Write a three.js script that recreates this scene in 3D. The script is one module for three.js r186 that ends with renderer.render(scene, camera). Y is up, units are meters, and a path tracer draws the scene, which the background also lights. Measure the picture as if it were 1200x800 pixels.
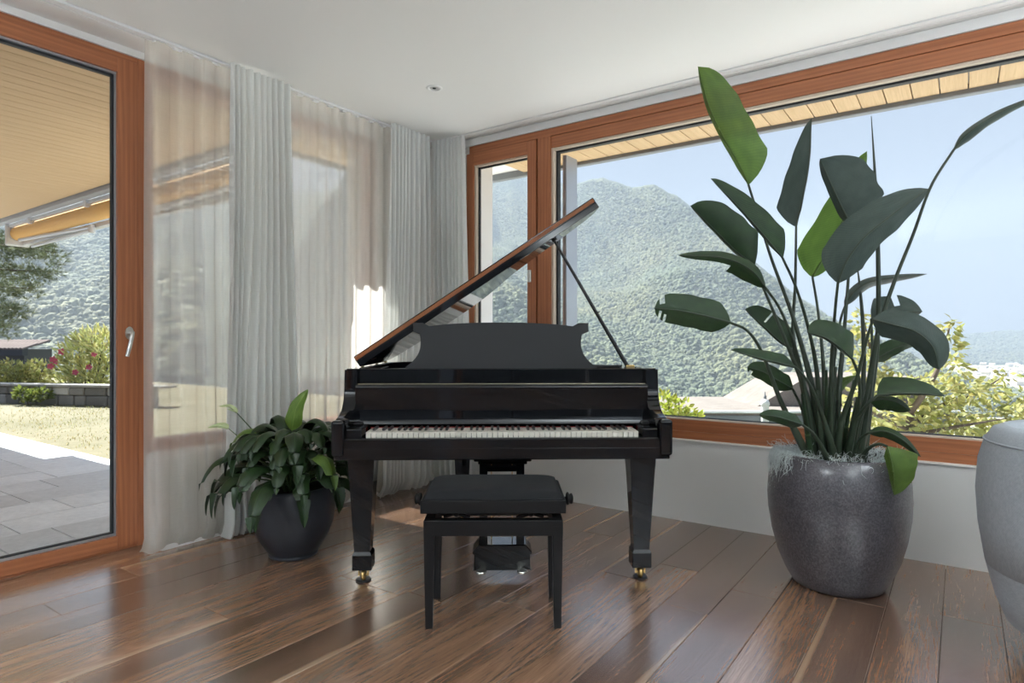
import * as THREE from 'three';
import { mergeGeometries, mergeVertices, toCreasedNormals } from 'three/addons/utils/BufferGeometryUtils.js';
import { RoundedBoxGeometry } from 'three/addons/geometries/RoundedBoxGeometry.js';
import { RectAreaLightUniformsLib } from 'three/addons/lights/RectAreaLightUniformsLib.js';

// ---------------------------------------------------------------- camera, sky, sun, exposure
// World: the hidden room corner is the origin, the garden wall is the plane x = 0 (room on +x), the lake wall is the plane z = 0 (room on +z).
const scene = new THREE.Scene();
const camera = new THREE.PerspectiveCamera(2 * Math.atan(400 / 740) * 180 / Math.PI, 1.5, 0.05, 9000);
const CAM = new THREE.Vector3(3.684, 1.12, 3.866), YAW = 35.45 * Math.PI / 180;
const FW = new THREE.Vector3(-Math.sin(YAW), 0, -Math.cos(YAW)), RT = new THREE.Vector3(Math.cos(YAW), 0, -Math.sin(YAW));
camera.position.copy(CAM);
camera.lookAt(CAM.clone().add(FW));

const renderer = new THREE.WebGLRenderer({ antialias: true });
renderer.toneMapping = THREE.LinearToneMapping;
renderer.toneMappingExposure = 1.3;
renderer.shadowMap.enabled = true;
RectAreaLightUniformsLib.init();

const SUN = new THREE.Vector3(-0.64, 0.74, -0.08).normalize();
const sun = new THREE.DirectionalLight(new THREE.Color(1.0, 0.98, 0.95), 17);
sun.position.copy(SUN).multiplyScalar(60);
sun.castShadow = true;
sun.shadow.mapSize.set(4096, 4096);
Object.assign(sun.shadow.camera, { left: -25, right: 25, top: 25, bottom: -25, near: 1, far: 150 });
scene.add(sun, sun.target);

const lerp = (a, b, t) => a + (b - a) * t, clamp = (x, a, b) => Math.min(b, Math.max(a, x));
const smooth = (a, b, x) => { const t = clamp((x - a) / (b - a), 0, 1); return t * t * (3 - 2 * t); };
function makeSky() {
  const W = 512, H = 256, d = new Float32Array(W * H * 4);
  for (let j = 0; j < H; j++) {
    const el = ((j + 0.5) / H - 0.5) * Math.PI, y = Math.sin(el);
    for (let i = 0; i < W; i++) {
      const az = ((i + 0.5) / W - 0.5) * 2 * Math.PI, x = Math.cos(el) * Math.cos(az), z = Math.cos(el) * Math.sin(az);
      const k = smooth(0.0, 0.36, y), k2 = smooth(0.3, 1, y), cs = x * SUN.x + y * SUN.y + z * SUN.z;
      const g = 0.5 * Math.pow(Math.max(0, cs), 6) + 1.6 * Math.pow(Math.max(0, cs), 60);
      const o = (j * W + i) * 4;
      d[o] = lerp(lerp(0.05, 0.21, k), 0.20, k2) + g; d[o + 1] = lerp(lerp(0.04, 0.25, k), 0.31, k2) + g; d[o + 2] = lerp(lerp(0.05, 0.36, k), 0.55, k2) + g * 0.95; d[o + 3] = 1;
    }
  }
  const t = new THREE.DataTexture(d, W, H, THREE.RGBAFormat, THREE.FloatType);
  t.mapping = THREE.EquirectangularReflectionMapping; t.magFilter = THREE.LinearFilter; t.needsUpdate = true;
  return t;
}
scene.background = makeSky();
scene.backgroundIntensity = 1.0;
scene.fog = new THREE.FogExp2(new THREE.Color(0.70, 0.83, 0.98), 0.00027);

// ---------------------------------------------------------------- helpers
let seedState = 12345;
const rnd = () => { seedState = (seedState + 0x6d2b79f5) | 0; let t = Math.imul(seedState ^ (seedState >>> 15), 1 | seedState); t = (t + Math.imul(t ^ (t >>> 7), 61 | t)) ^ t; return ((t ^ (t >>> 14)) >>> 0) / 4294967296; };
const rr = (a, b) => a + (b - a) * rnd();
const V = (x, y, z) => new THREE.Vector3(x, y, z);
const hash = (x, y, s = 0) => { let h = Math.imul(x | 0, 374761393) + Math.imul(y | 0, 668265263) + Math.imul(s | 0, 1274126177); h = Math.imul(h ^ (h >>> 13), 1274126177); return ((h ^ (h >>> 16)) >>> 0) / 4294967296; };
function vnoise(x, y, s = 0) {
  const ix = Math.floor(x), iy = Math.floor(y), fx = x - ix, fy = y - iy, u = fx * fx * (3 - 2 * fx), v = fy * fy * (3 - 2 * fy);
  return lerp(lerp(hash(ix, iy, s), hash(ix + 1, iy, s), u), lerp(hash(ix, iy + 1, s), hash(ix + 1, iy + 1, s), u), v);
}
const fbm = (x, y, o = 4, s = 0) => { let a = 0.5, r = 0, n = 0; for (let i = 0; i < o; i++) { r += a * vnoise(x, y, s + i); n += a; x *= 2.03; y *= 2.03; a *= 0.5; } return r / n; };
// a point of the world from a photo pixel and its distance along the view axis, or from the plane it lies on
const ray = (px, py) => FW.clone().addScaledVector(RT, (px - 600) / 740).add(V(0, (400 - py) / 740, 0));
const P = (px, py, depth) => CAM.clone().addScaledVector(ray(px, py), depth);
const onFloor = (px, py, y = 0) => { const d = ray(px, py); return CAM.clone().addScaledVector(d, (y - CAM.y) / d.y); };

const taken = {};
function numbered(n) { const k = taken[n] = (taken[n] ?? -1) + 1; return k ? n + '_' + String(k).padStart(3, '0') : n; }
function add(o, parent) { (parent ?? scene).add(o); return o; }
function mesh(name, geo, mat, parent) {
  const m = new THREE.Mesh(geo, mat); m.name = parent ? name : numbered(name); m.castShadow = m.receiveShadow = true;
  return add(m, parent);
}
function tag(o, label, category, group) { o.userData.label = label; o.userData.category = category; if (group) o.userData.group = group; return o; }
function thing(name, label, category, [x, y, z] = [0, 0, 0], turn = 0, group) {
  const o = new THREE.Group(); o.name = numbered(name); o.position.set(x, y, z); o.rotation.y = turn; scene.add(o);
  return tag(o, label, category, group);
}
function struct(name, geo, mat, label) {
  const m = geo ? mesh(name, geo, mat) : add(Object.assign(new THREE.Group(), { name: numbered(name) }));
  m.userData.kind = 'structure'; if (label) m.userData.label = label;
  return m;
}
function merge(list) {
  list = list.map((g) => (g.index ? g.toNonIndexed() : g));
  for (const g of list) {
    if (!g.attributes.normal) g.computeVertexNormals();
    if (!g.attributes.uv) g.setAttribute('uv', new THREE.BufferAttribute(new Float32Array(g.attributes.position.count * 2), 2));
    for (const k of Object.keys(g.attributes)) if (!['position', 'normal', 'uv'].includes(k)) g.deleteAttribute(k);
  }
  return list.length === 1 ? list[0] : mergeGeometries(list);
}
// texture coordinates in metres, u along the given grain axis
function uvMetres(g, axis = 'x', off = 0) {
  g = g.index ? g.toNonIndexed() : g;
  const p = g.attributes.position, n = g.attributes.normal, uv = new Float32Array(p.count * 2), ax = 'xyz'.indexOf(axis), ou = off ? rr(0, 3) : 0, ov = off ? rr(0, 3) : 0;
  for (let i = 0; i < p.count; i++) {
    const q = [p.getX(i), p.getY(i), p.getZ(i)], m = [Math.abs(n.getX(i)), Math.abs(n.getY(i)), Math.abs(n.getZ(i))], k = m.indexOf(Math.max(...m)), r = [0, 1, 2].filter((a) => a !== k);
    const [a, b] = r[0] === ax ? r : r[1] === ax ? [r[1], r[0]] : r;
    uv[2 * i] = q[a] + ou; uv[2 * i + 1] = q[b] + ov;
  }
  g.setAttribute('uv', new THREE.BufferAttribute(uv, 2));
  return g;
}
const box = (w, h, d, x = 0, y = 0, z = 0) => new THREE.BoxGeometry(w, h, d).translate(x, y, z);
// a box between two corners, edges rounded by r
function span(x0, x1, y0, y1, z0, z1, r = 0, axis) {
  const w = Math.abs(x1 - x0), h = Math.abs(y1 - y0), d = Math.abs(z1 - z0);
  let g = r ? new RoundedBoxGeometry(w, h, d, 2, Math.min(r, w / 2.01, h / 2.01, d / 2.01)) : new THREE.BoxGeometry(w, h, d);
  g.translate((x0 + x1) / 2, (y0 + y1) / 2, (z0 + z1) / 2);
  if (axis) g = uvMetres(g, axis, 1);
  return g;
}
const lathe = (pts, seg = 48) => new THREE.LatheGeometry(pts.map(([r, y]) => new THREE.Vector2(r, y)), seg);
function bar(a, b, r0, r1 = r0, seg = 10) {
  const d = b.clone().sub(a), g = new THREE.CylinderGeometry(r1, r0, d.length(), seg);
  g.translate(0, d.length() / 2, 0).applyQuaternion(new THREE.Quaternion().setFromUnitVectors(V(0, 1, 0), d.clone().normalize())).translate(a.x, a.y, a.z);
  return g;
}
// a tube of changing radius through points
function tube(pts, radii, seg = 24, sides = 8) {
  const c = new THREE.CatmullRomCurve3(pts), fr = c.computeFrenetFrames(seg, false), pos = [], idx = [], uv = [];
  for (let i = 0; i <= seg; i++) {
    const t = i / seg, p = c.getPointAt(t), k = t * (radii.length - 1), r = lerp(radii[Math.floor(k)], radii[Math.min(radii.length - 1, Math.floor(k) + 1)], k % 1);
    for (let j = 0; j <= sides; j++) {
      const a = j / sides * 2 * Math.PI, q = p.clone().addScaledVector(fr.normals[i], Math.cos(a) * r).addScaledVector(fr.binormals[i], Math.sin(a) * r);
      pos.push(q.x, q.y, q.z); uv.push(j / sides, t);
    }
  }
  for (let i = 0; i < seg; i++) for (let j = 0; j < sides; j++) { const a = i * (sides + 1) + j, b = a + sides + 1; idx.push(a, b, a + 1, b, b + 1, a + 1); }
  const g = new THREE.BufferGeometry(); g.setAttribute('position', new THREE.Float32BufferAttribute(pos, 3)); g.setAttribute('uv', new THREE.Float32BufferAttribute(uv, 2)); g.setIndex(idx); g.computeVertexNormals();
  return g;
}
// a surface from a function of (u, v)
function sheet(nu, nv, f, su = 1, sv = 1) {
  const pos = [], uv = [], idx = [];
  for (let j = 0; j <= nv; j++) for (let i = 0; i <= nu; i++) { const p = f(i / nu, j / nv); pos.push(p.x, p.y, p.z); uv.push(i / nu * su, j / nv * sv); }
  for (let j = 0; j < nv; j++) for (let i = 0; i < nu; i++) { const a = j * (nu + 1) + i, b = a + nu + 1; idx.push(a, a + 1, b, b, a + 1, b + 1); }
  const g = new THREE.BufferGeometry(); g.setAttribute('position', new THREE.Float32BufferAttribute(pos, 3)); g.setAttribute('uv', new THREE.Float32BufferAttribute(uv, 2)); g.setIndex(idx); g.computeVertexNormals();
  return g;
}
function extrude(pts, depth, bevel = 0, holes) {
  const s = pts instanceof THREE.Shape ? pts : new THREE.Shape(pts.map(([x, y]) => new THREE.Vector2(x, y)));
  return new THREE.ExtrudeGeometry(s, { depth, bevelEnabled: bevel > 0, bevelSize: bevel, bevelThickness: bevel, bevelSegments: 2, bevelOffset: -bevel, curveSegments: 16, steps: 1 });
}
function texture(w, h, f, srgb = true) {
  const d = new Uint8Array(w * h * 4);
  for (let j = 0; j < h; j++) for (let i = 0; i < w; i++) { const c = f(i / w, j / h, i, j), o = (j * w + i) * 4; d[o] = clamp(c[0], 0, 255); d[o + 1] = clamp(c[1] ?? c[0], 0, 255); d[o + 2] = clamp(c[2] ?? c[0], 0, 255); d[o + 3] = 255; }
  const t = new THREE.DataTexture(d, w, h); t.wrapS = t.wrapT = THREE.RepeatWrapping; t.magFilter = THREE.LinearFilter; t.minFilter = THREE.LinearMipmapLinearFilter; if (srgb) t.colorSpace = THREE.SRGBColorSpace; t.needsUpdate = true;
  return t;
}
const mix3 = (a, b, t) => [lerp(a[0], b[0], t), lerp(a[1], b[1], t), lerp(a[2], b[2], t)];
const std = (o) => new THREE.MeshStandardMaterial(o), phys = (o) => new THREE.MeshPhysicalMaterial(o);
const lin = (r, g, b) => new THREE.Color().setRGB(r, g, b);
// ---------------------------------------------------------------- materials
// tileable noise helper: blend of two shifted copies so that repeats join
const tileU = (f) => (u, v) => { const a = f(u, v), b = f(u - 1, v), k = smooth(0.85, 1, u); return lerp(a, b, k); };
// walnut boards: eight board faces one above the other, each 2.4 m long and one board wide
const walnutTex = texture(2048, 1024, (u, v) => {
  const k = Math.floor(v * 8), w = (v * 8 - k - 0.5) * 0.196, x = u * 2.4 + k * 17.3;
  const c = (hash(k, 3) - 0.5) * 0.12 + (vnoise(x * 0.5, k) - 0.5) * 0.05;
  const a = 0.02 + 0.13 * vnoise(x * 0.55, k * 3 + 9, 2) + 0.015 * vnoise(x * 4, w * 10, 3);
  const ring = Math.sqrt((w - c) ** 2 + a * a) * 150 + 1.2 * fbm(x * 2.2, w * 30, 3, 4);
  const s = 0.5 + 0.5 * Math.sin(ring * 6.2832 * 0.62), line = Math.pow(s, 2.2);
  const pore = fbm(x * 9, w * 900, 2, 7), broad = fbm(x * 0.8, w * 14, 3, 11);
  const fine = fbm(x * 30, w * 2600, 2, 13), tone = 0.48 + 0.10 * (line - 0.4) + 0.30 * (pore - 0.5) + 0.30 * (fine - 0.5) + 0.6 * (broad - 0.5) + (hash(k, 8) - 0.5) * 0.5;
  let col = mix3([72, 51, 39], [178, 139, 110], clamp(tone, 0, 1));
  const side = hash(k, 5) > 0.5 ? 1 : -1, edge = w * side + 0.018 * (vnoise(x * 1.1, k, 21) - 0.5) + 0.004 * vnoise(x * 8, k, 22);
  if (k % 4 === 1) col = mix3(col, [182, 154, 126], 0.75 * smooth(0.070, 0.094, edge));
  return col;
});
const walnutBump = texture(512, 512, (u, v) => [120 + 90 * (fbm(u * 10, v * 220, 2, 5) - 0.5)], false);
const floorMat = phys({ map: walnutTex, roughness: 0.24, ior: 2.0, specularIntensity: 2.0, clearcoat: 0.5, clearcoatRoughness: 0.2, bumpMap: walnutBump, bumpScale: 0.00004 });
// red-brown window wood: u along the grain, one texture width is 2 m, one height 0.25 m
const cedarTex = texture(1024, 256, tileU3((u, v) => {
  const g = fbm(u * 5, v * 26, 4, 31), f = fbm(u * 26, v * 190, 2, 33), ring = 0.5 + 0.5 * Math.sin((v * 9 + 1.6 * fbm(u * 2, v * 3, 2, 35)) * 6.28);
  return mix3([142, 83, 52], [192, 123, 80], clamp(0.5 * g + 0.3 * f + 0.25 * ring, 0, 1));
}));
function tileU3(f) { return (u, v) => mix3(f(u, v), f(u - 1, v), smooth(0.85, 1, u)); }
cedarTex.repeat.set(0.5, 4);
const cedar = phys({ map: cedarTex, roughness: 0.42, clearcoat: 0.15, clearcoatRoughness: 0.35 });
// pale larch boards of the roof undersides
const larchTex = texture(1024, 256, tileU3((u, v) => {
  const g = fbm(u * 6, v * 30, 4, 51), f = fbm(u * 30, v * 200, 2, 53);
  return mix3([178, 147, 108], [220, 191, 150], clamp(0.6 * g + 0.4 * f, 0, 1));
}));
larchTex.repeat.set(0.5, 4);
const larch = std({ map: larchTex, roughness: 0.7 });
const plasterBump = texture(256, 256, (u, v) => [128 + 60 * (fbm(u * 60, v * 60, 3, 71) - 0.5)], false);
const white = std({ color: lin(0.80, 0.80, 0.785), roughness: 0.85, bumpMap: plasterBump, bumpScale: 0.0004 });
const outerWhite = std({ color: lin(0.78, 0.77, 0.74), roughness: 0.9, bumpMap: plasterBump, bumpScale: 0.001 });
const trackWhite = std({ color: lin(0.82, 0.83, 0.83), roughness: 0.4 });
const glass = phys({ color: lin(0.97, 0.985, 0.98), transmission: 1, thickness: 0, roughness: 0, ior: 1.5, specularIntensity: 0.25 });
const beadGrey = std({ color: lin(0.45, 0.47, 0.5), roughness: 0.35, metalness: 0.6 });
const beadLight = std({ color: lin(0.62, 0.52, 0.42), roughness: 0.5 });
const gasket = std({ color: lin(0.02, 0.022, 0.025), roughness: 0.6 });
const steel = std({ color: lin(0.62, 0.62, 0.6), roughness: 0.28, metalness: 1 });
const brass = std({ color: lin(0.72, 0.5, 0.2), roughness: 0.3, metalness: 1 });
const chrome = std({ color: lin(0.75, 0.73, 0.66), roughness: 0.15, metalness: 1 });
// ---------------------------------------------------------------- the room
const CEIL = 2.70, FARX = 7.2, FARZ = 8.0;
{ // floor: each board a piece with chamfered edges
  const floor = struct('floor', span(-0.3, FARX + 0.3, -0.3, -0.02, -0.3, FARZ + 0.3), std({ color: lin(0.03, 0.02, 0.015), roughness: 0.9 }), 'walnut plank floor with pale sapwood streaks');
  const W = 0.196, x0 = 2.64 - 14 * W;
  for (let i = 0; i * W + x0 < FARX; i++) {
    let z = -rr(0, 1.5), n = 0;
    while (z < FARZ) {
      const len = rr(1.4, 2.35), za = Math.max(z, -0.02), zb = Math.min(z + len, FARZ), xa = x0 + i * W, xb = xa + W;
      z += len; if (zb - za < 0.05) continue;
      const e = 0.0008, c = 0.0018, slice = Math.floor(rnd() * 8), u0 = rr(0, 2.4 - Math.min(2.39, zb - za)) / 2.4, flip = rnd() > 0.5, drop = rr(0, 0.0004);
      const xs = [xa + e, xa + e + c, xb - e - c, xb - e], zs = [za + e, za + e + c, zb - e - c, zb - e], ys = [-c, 0, 0, -c];
      const pos = [], uv = [], idx = [];
      for (let b = 0; b < 4; b++) for (let a = 0; a < 4; a++) {
        pos.push(xs[a], Math.min(ys[a], ys[b]) - drop, zs[b]);
        const vv = clamp((xs[a] - xa) / W, 0.01, 0.99), uu = u0 + (zs[b] - za) / 2.4;
        uv.push(flip ? 1 - uu : uu, (slice + (flip ? 1 - vv : vv)) / 8);
      }
      for (let b = 0; b < 3; b++) for (let a = 0; a < 3; a++) { const q = b * 4 + a; idx.push(q, q + 4, q + 1, q + 1, q + 4, q + 5); }
      const n0 = pos.length / 3; // skirt down to the screed
      const ring = [0, 1, 2, 3, 7, 11, 15, 14, 13, 12, 8, 4];
      for (const r of ring) { pos.push(pos[3 * r], -0.02, pos[3 * r + 2]); uv.push(uv[2 * r], uv[2 * r + 1]); }
      for (let r = 0; r < 12; r++) { const s = (r + 1) % 12; idx.push(ring[r], ring[s], n0 + r, ring[s], n0 + s, n0 + r); }
      let g = new THREE.BufferGeometry(); g.setAttribute('position', new THREE.Float32BufferAttribute(pos, 3)); g.setAttribute('uv', new THREE.Float32BufferAttribute(uv, 2)); g.setIndex(idx);
      g = toCreasedNormals(g, 0.4);
      mesh('plank', g, floorMat, floor);
    }
  }
}
// ceiling slab with the curtain track channel along both glazed walls
const ceilMat = std({ color: lin(0.83, 0.835, 0.82), roughness: 0.9 });
const ceiling = struct('ceiling', merge([
  span(0.29, FARX + 0.3, CEIL, CEIL + 0.3, 0.16, FARZ + 0.3), span(-0.35, FARX + 0.3, CEIL + 0.01, CEIL + 0.3, -0.35, 0.15), span(-0.35, 0.28, CEIL + 0.01, CEIL + 0.3, 0.14, FARZ + 0.3),
]), ceilMat, 'smooth white ceiling');
mesh('track_profile', merge([span(0.30, FARX, CEIL - 0.006, CEIL + 0.012, 0.112, 0.152, 0.002), span(0.30, FARX, CEIL - 0.006, CEIL + 0.012, 0.085, 0.105, 0.002)]), trackWhite, ceiling);
mesh('track_profile', merge([span(0.20, 0.235, CEIL - 0.012, CEIL + 0.012, 0.16, FARZ, 0.002), span(0.245, 0.285, CEIL - 0.012, CEIL + 0.012, 0.16, FARZ, 0.002)]), trackWhite, ceiling);
struct('trim_1', span(0.0, FARX, 2.655, CEIL + 0.01, -0.12, 0.012, 0.002), white, 'white head strip above the lake window');
struct('trim_2', span(-0.12, 0.012, 2.672, CEIL + 0.01, 0.0, FARZ, 0.002), white, 'white head strip above the garden door');
// lake wall: parapet below the window, corner pillar, far end
const WX1 = 6.1; // right end of the lake window
const SILL = 0.505;
const wallRight = struct('wall_right', merge([
  span(0.0, FARX + 0.3, -0.02, SILL, -0.30, 0.03, 0.004), span(-0.34, 0.52, -0.3, CEIL + 0.01, -0.30, 0.0), span(WX1, FARX + 0.3, SILL, CEIL, -0.30, 0.02),
]), white, 'low white parapet wall under the wide lake window');
// garden wall: parapet between door and corner, corner pier, head beam outside
struct('wall_left', merge([
  span(-0.30, 0.20, -0.02, 0.50, 0.02, 2.20, 0.004), span(-0.34, 0.0, SILL, CEIL + 0.01, 0.0, 0.5), span(-0.30, 0.02, -0.3, CEIL + 0.01, 6.9, FARZ + 0.3),
]), white, 'white garden wall with low parapet beside the door');
const panel = std({ color: lin(0.10, 0.105, 0.115), roughness: 0.8 });
struct('wall_far', uvMetres(span(FARX, FARX + 0.3, -0.3, CEIL + 0.05, 0.0, FARZ + 0.3), 'z').scale(1, 1, 1), panel, 'plain charcoal wall of the room');
const SLOTS = [[1.6, 2.1], [3.6, 4.1], [5.6, 6.1]];
struct('wall_back', merge([ // three tall narrow windows behind the viewer
  span(-0.3, 1.6, -0.3, CEIL + 0.05, FARZ, FARZ + 0.3), span(2.1, 3.6, -0.3, CEIL + 0.05, FARZ, FARZ + 0.3), span(4.1, 5.6, -0.3, CEIL + 0.05, FARZ, FARZ + 0.3), span(6.1, FARX, -0.3, CEIL + 0.05, FARZ, FARZ + 0.3),
  ...SLOTS.flatMap(([a, b]) => [span(a, b, -0.3, 0.1, FARZ, FARZ + 0.3), span(a, b, 2.5, CEIL + 0.05, FARZ, FARZ + 0.3)]),
]), panel, 'charcoal wall with three tall narrow windows');
SLOTS.forEach(([a, b], i) => {
  const w = struct('window_' + (3 + i), merge([span(a, b, 0.1, 0.16, FARZ + 0.05, FARZ + 0.13), span(a, b, 2.44, 2.5, FARZ + 0.05, FARZ + 0.13), span(a, a + 0.06, 0.16, 2.44, FARZ + 0.05, FARZ + 0.13), span(b - 0.06, b, 0.16, 2.44, FARZ + 0.05, FARZ + 0.13)]), cedar, 'tall narrow wooden window in the wall facing the corner');
  mesh('pane', span(a + 0.06, b - 0.06, 0.16, 2.44, FARZ + 0.085, FARZ + 0.087), glass, w);
});

// ---------------------------------------------------------------- lake window (window_1): narrow opening sash and wide fixed light
{
  const T = 2.655, B = SILL, w = struct('window_1', null, null, 'wide wooden framed window looking onto the lake');
  const X0 = 0.47, m0 = 1.163, m1 = 1.272;
  const pieces = (name, list, mat, parent) => { for (const g of list) mesh(name, g, mat, parent); };
  // fixed frame members, each its own board
  pieces('frame_rail', [span(X0, WX1, 2.60, T, -0.09, 0.0, 0.003, 'x'), span(X0, WX1, B, 0.556, -0.10, 0.0, 0.003, 'x')], cedar, w);
  pieces('frame_stile', [span(X0, 0.500, 0.556, 2.60, -0.09, 0.0, 0.003, 'y'), span(m0, m1, 0.556, 2.60, -0.10, 0.004, 0.003, 'y'), span(WX1 - 0.1, WX1, 0.556, 2.60, -0.1, 0.0, 0.003, 'y')], cedar, w);
  // glazing rails of the wide light, set back a little
  pieces('glazing_rail', [span(m1, WX1 - 0.1, 2.515, 2.60, -0.085, -0.008, 0.003, 'x'), span(m1, WX1 - 0.1, 0.556, 0.628, -0.085, -0.008, 0.003, 'x')], cedar, w);
  pieces('glazing_bead', [span(m1 + 0.004, WX1 - 0.1, 2.499, 2.515, -0.07, -0.016, 0.002, 'x'), span(m1, m1 + 0.018, 0.63, 2.515, -0.07, -0.012, 0.002, 'y')], beadLight, w);
  pieces('glazing_bead', [span(m1, WX1 - 0.1, 0.628, 0.636, -0.08, -0.02, 0.001)], beadLight, w);
  pieces('seal', [span(m1 + 0.018, m1 + 0.034, 0.636, 2.499, -0.085, -0.05), span(m1 + 0.018, WX1 - 0.1, 2.487, 2.499, -0.09, -0.05), span(m1 + 0.018, WX1 - 0.1, 0.634, 0.641, -0.09, -0.06)], gasket, w);
  pieces('outer_profile', [span(m1 + 0.018, m1 + 0.05, 0.636, 2.49, -0.30, -0.14, 0.002)], beadGrey, w);
  mesh('pane', span(m1 + 0.02, WX1 - 0.1, 0.628, 2.51, -0.062, -0.06), glass, w);
  // opening sash
  const s = mesh('sash', span(0.500, 0.566, 0.556, 2.595, -0.065, 0.012, 0.003, 'y'), cedar, w);
  pieces('sash_stile', [span(1.078, 1.152, 0.556, 2.595, -0.065, 0.012, 0.003, 'y')], cedar, s);
  pieces('sash_rail', [span(0.566, 1.078, 2.50, 2.595, -0.065, 0.012, 0.003, 'x'), span(0.566, 1.078, 0.556, 0.64, -0.065, 0.012, 0.003, 'x')], cedar, s);
  pieces('sash_bead', [span(0.566, 0.586, 0.64, 2.50, -0.055, -0.004, 0.002, 'y'), span(0.586, 1.078, 2.486, 2.50, -0.055, -0.004, 0.002, 'x')], beadLight, s);
  pieces('seal', [span(0.586, 0.597, 0.64, 2.486, -0.05, -0.03), span(0.586, 1.078, 2.476, 2.486, -0.05, -0.03), span(1.152, 1.163, 0.556, 2.595, -0.06, -0.03)], gasket, s);
  mesh('pane', span(0.58, 1.08, 0.63, 2.49, -0.042, -0.040), glass, s);
  const h = mesh('handle_plate', new RoundedBoxGeometry(0.03, 0.09, 0.012, 3, 0.006).translate(1.10, 1.60, 0.018), steel, s);
  mesh('sill_ledge', span(X0, WX1, SILL - 0.004, SILL + 0.004, -0.01, 0.045, 0.002), trackWhite, w);
}
// ---------------------------------------------------------------- garden door (door_1) and the glazing beyond it
function gardenLeaf(name, z0, z1, label, handle) {
  const d = struct(name, null, null, label), T = 2.672;
  const fr = (n, list, mat, par = d) => list.map((g) => mesh(n, g, mat, par));
  fr('frame_post', [span(-0.10, 0.0, -0.01, T, z0, z0 + 0.035, 0.003, 'y'), span(-0.10, 0.0, -0.01, T, z1 - 0.035, z1, 0.003, 'y')], cedar);
  fr('frame_rail', [span(-0.10, 0.0, 2.637, T, z0 + 0.035, z1 - 0.035, 0.003, 'z')], cedar);
  fr('threshold', [span(-0.10, 0.0, -0.02, 0.012, z0 + 0.035, z1 - 0.035, 0.003, 'z')], cedar);
  const [leaf] = fr('door_stile', [span(-0.075, 0.012, 0.012, 2.637, z0 + 0.038, z0 + 0.140, 0.003, 'y')], cedar);
  fr('stile', [span(-0.075, 0.012, 0.012, 2.637, z1 - 0.140, z1 - 0.038, 0.003, 'y')], cedar, leaf);
  fr('rail', [span(-0.075, 0.012, 2.562, 2.637, z0 + 0.140, z1 - 0.140, 0.003, 'z'), span(-0.075, 0.012, 0.012, 0.080, z0 + 0.140, z1 - 0.140, 0.003, 'z')], cedar, leaf);
  fr('bead', [span(-0.05, -0.004, 2.552, 2.562, z0 + 0.14, z1 - 0.14, 0.001), span(-0.05, -0.006, 0.080, 0.092, z0 + 0.14, z1 - 0.14, 0.001), span(-0.05, -0.006, 0.09, 2.552, z0 + 0.140, z0 + 0.146, 0.001)], beadGrey, leaf);
  fr('seal', [span(-0.045, -0.02, 2.540, 2.552, z0 + 0.15, z1 - 0.14), span(-0.045, -0.02, 0.09, 0.098, z0 + 0.146, z1 - 0.14), span(-0.045, -0.02, 0.09, 2.55, z0 + 0.146, z0 + 0.156)], gasket, leaf);
  fr('pane', [span(-0.036, -0.034, 0.08, 2.562, z0 + 0.14, z1 - 0.14)], glass, leaf);
  if (handle) {
    const hz = z0 + 0.085, hy = 1.165;
    const r = mesh('handle', merge([new THREE.CylinderGeometry(0.019, 0.021, 0.012, 24).rotateZ(Math.PI / 2).scale(1, 1.7, 1).translate(0.018, hy, hz), bar(V(0.02, hy, hz), V(0.055, hy, hz), 0.009, 0.009, 16)]), steel, leaf);
    mesh('lever', tube([V(0.05, hy + 0.006, hz - 0.004), V(0.058, hy - 0.01, hz + 0.002), V(0.058, hy - 0.06, hz + 0.012), V(0.058, hy - 0.125, hz + 0.028)], [0.0095, 0.0105, 0.0105, 0.009], 20, 12), steel, leaf);
  }
  return d;
}
gardenLeaf('door_1', 2.20, 3.35, 'wooden glazed garden door with steel lever handle', true);
gardenLeaf('window_6', 3.35, 5.1, 'wooden garden window beside the door', false);
gardenLeaf('window_7', 5.1, 6.9, 'wooden garden window at the far end', false);
{ // window behind the curtains
  const w = struct('window_2', null, null, 'wooden garden window behind the sheer curtains'), z0 = 0.5, z1 = 2.2;
  for (const g of [span(-0.10, 0.0, 2.59, 2.672, z0, z1, 0.003, 'z'), span(-0.10, 0.0, 0.5, 0.57, z0, z1, 0.003, 'z'), span(-0.10, 0.0, 0.57, 2.59, z0, z0 + 0.07, 0.003, 'y'), span(-0.1, 0.0, 0.57, 2.59, z1 - 0.05, z1, 0.003, 'y')]) mesh('frame', g, cedar, w);
  mesh('pane', span(-0.042, -0.04, 0.57, 2.59, z0 + 0.07, z1 - 0.05), glass, w);
}
{ // recessed ceiling spot
  const t = thing('ceiling_spot', 'small round recessed white spotlight in the ceiling', 'spotlight', [1.006, CEIL, 0.94]);
  mesh('rim', lathe([[0.030, -0.001], [0.034, -0.006], [0.045, -0.006], [0.050, -0.003], [0.0505, 0.0005]], 40), trackWhite, t);
  mesh('reflector', lathe([[0.030, -0.001], [0.026, -0.0035], [0.014, -0.004], [0.012, -0.003]], 32), steel, t);
  mesh('lens', new THREE.SphereGeometry(0.012, 20, 12, 0, 6.2832, 0, Math.PI / 2).scale(1, 0.4, 1).rotateX(Math.PI).translate(0, -0.002, 0), std({ color: lin(0.05, 0.05, 0.05), roughness: 0.2 }), t);
}
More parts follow.
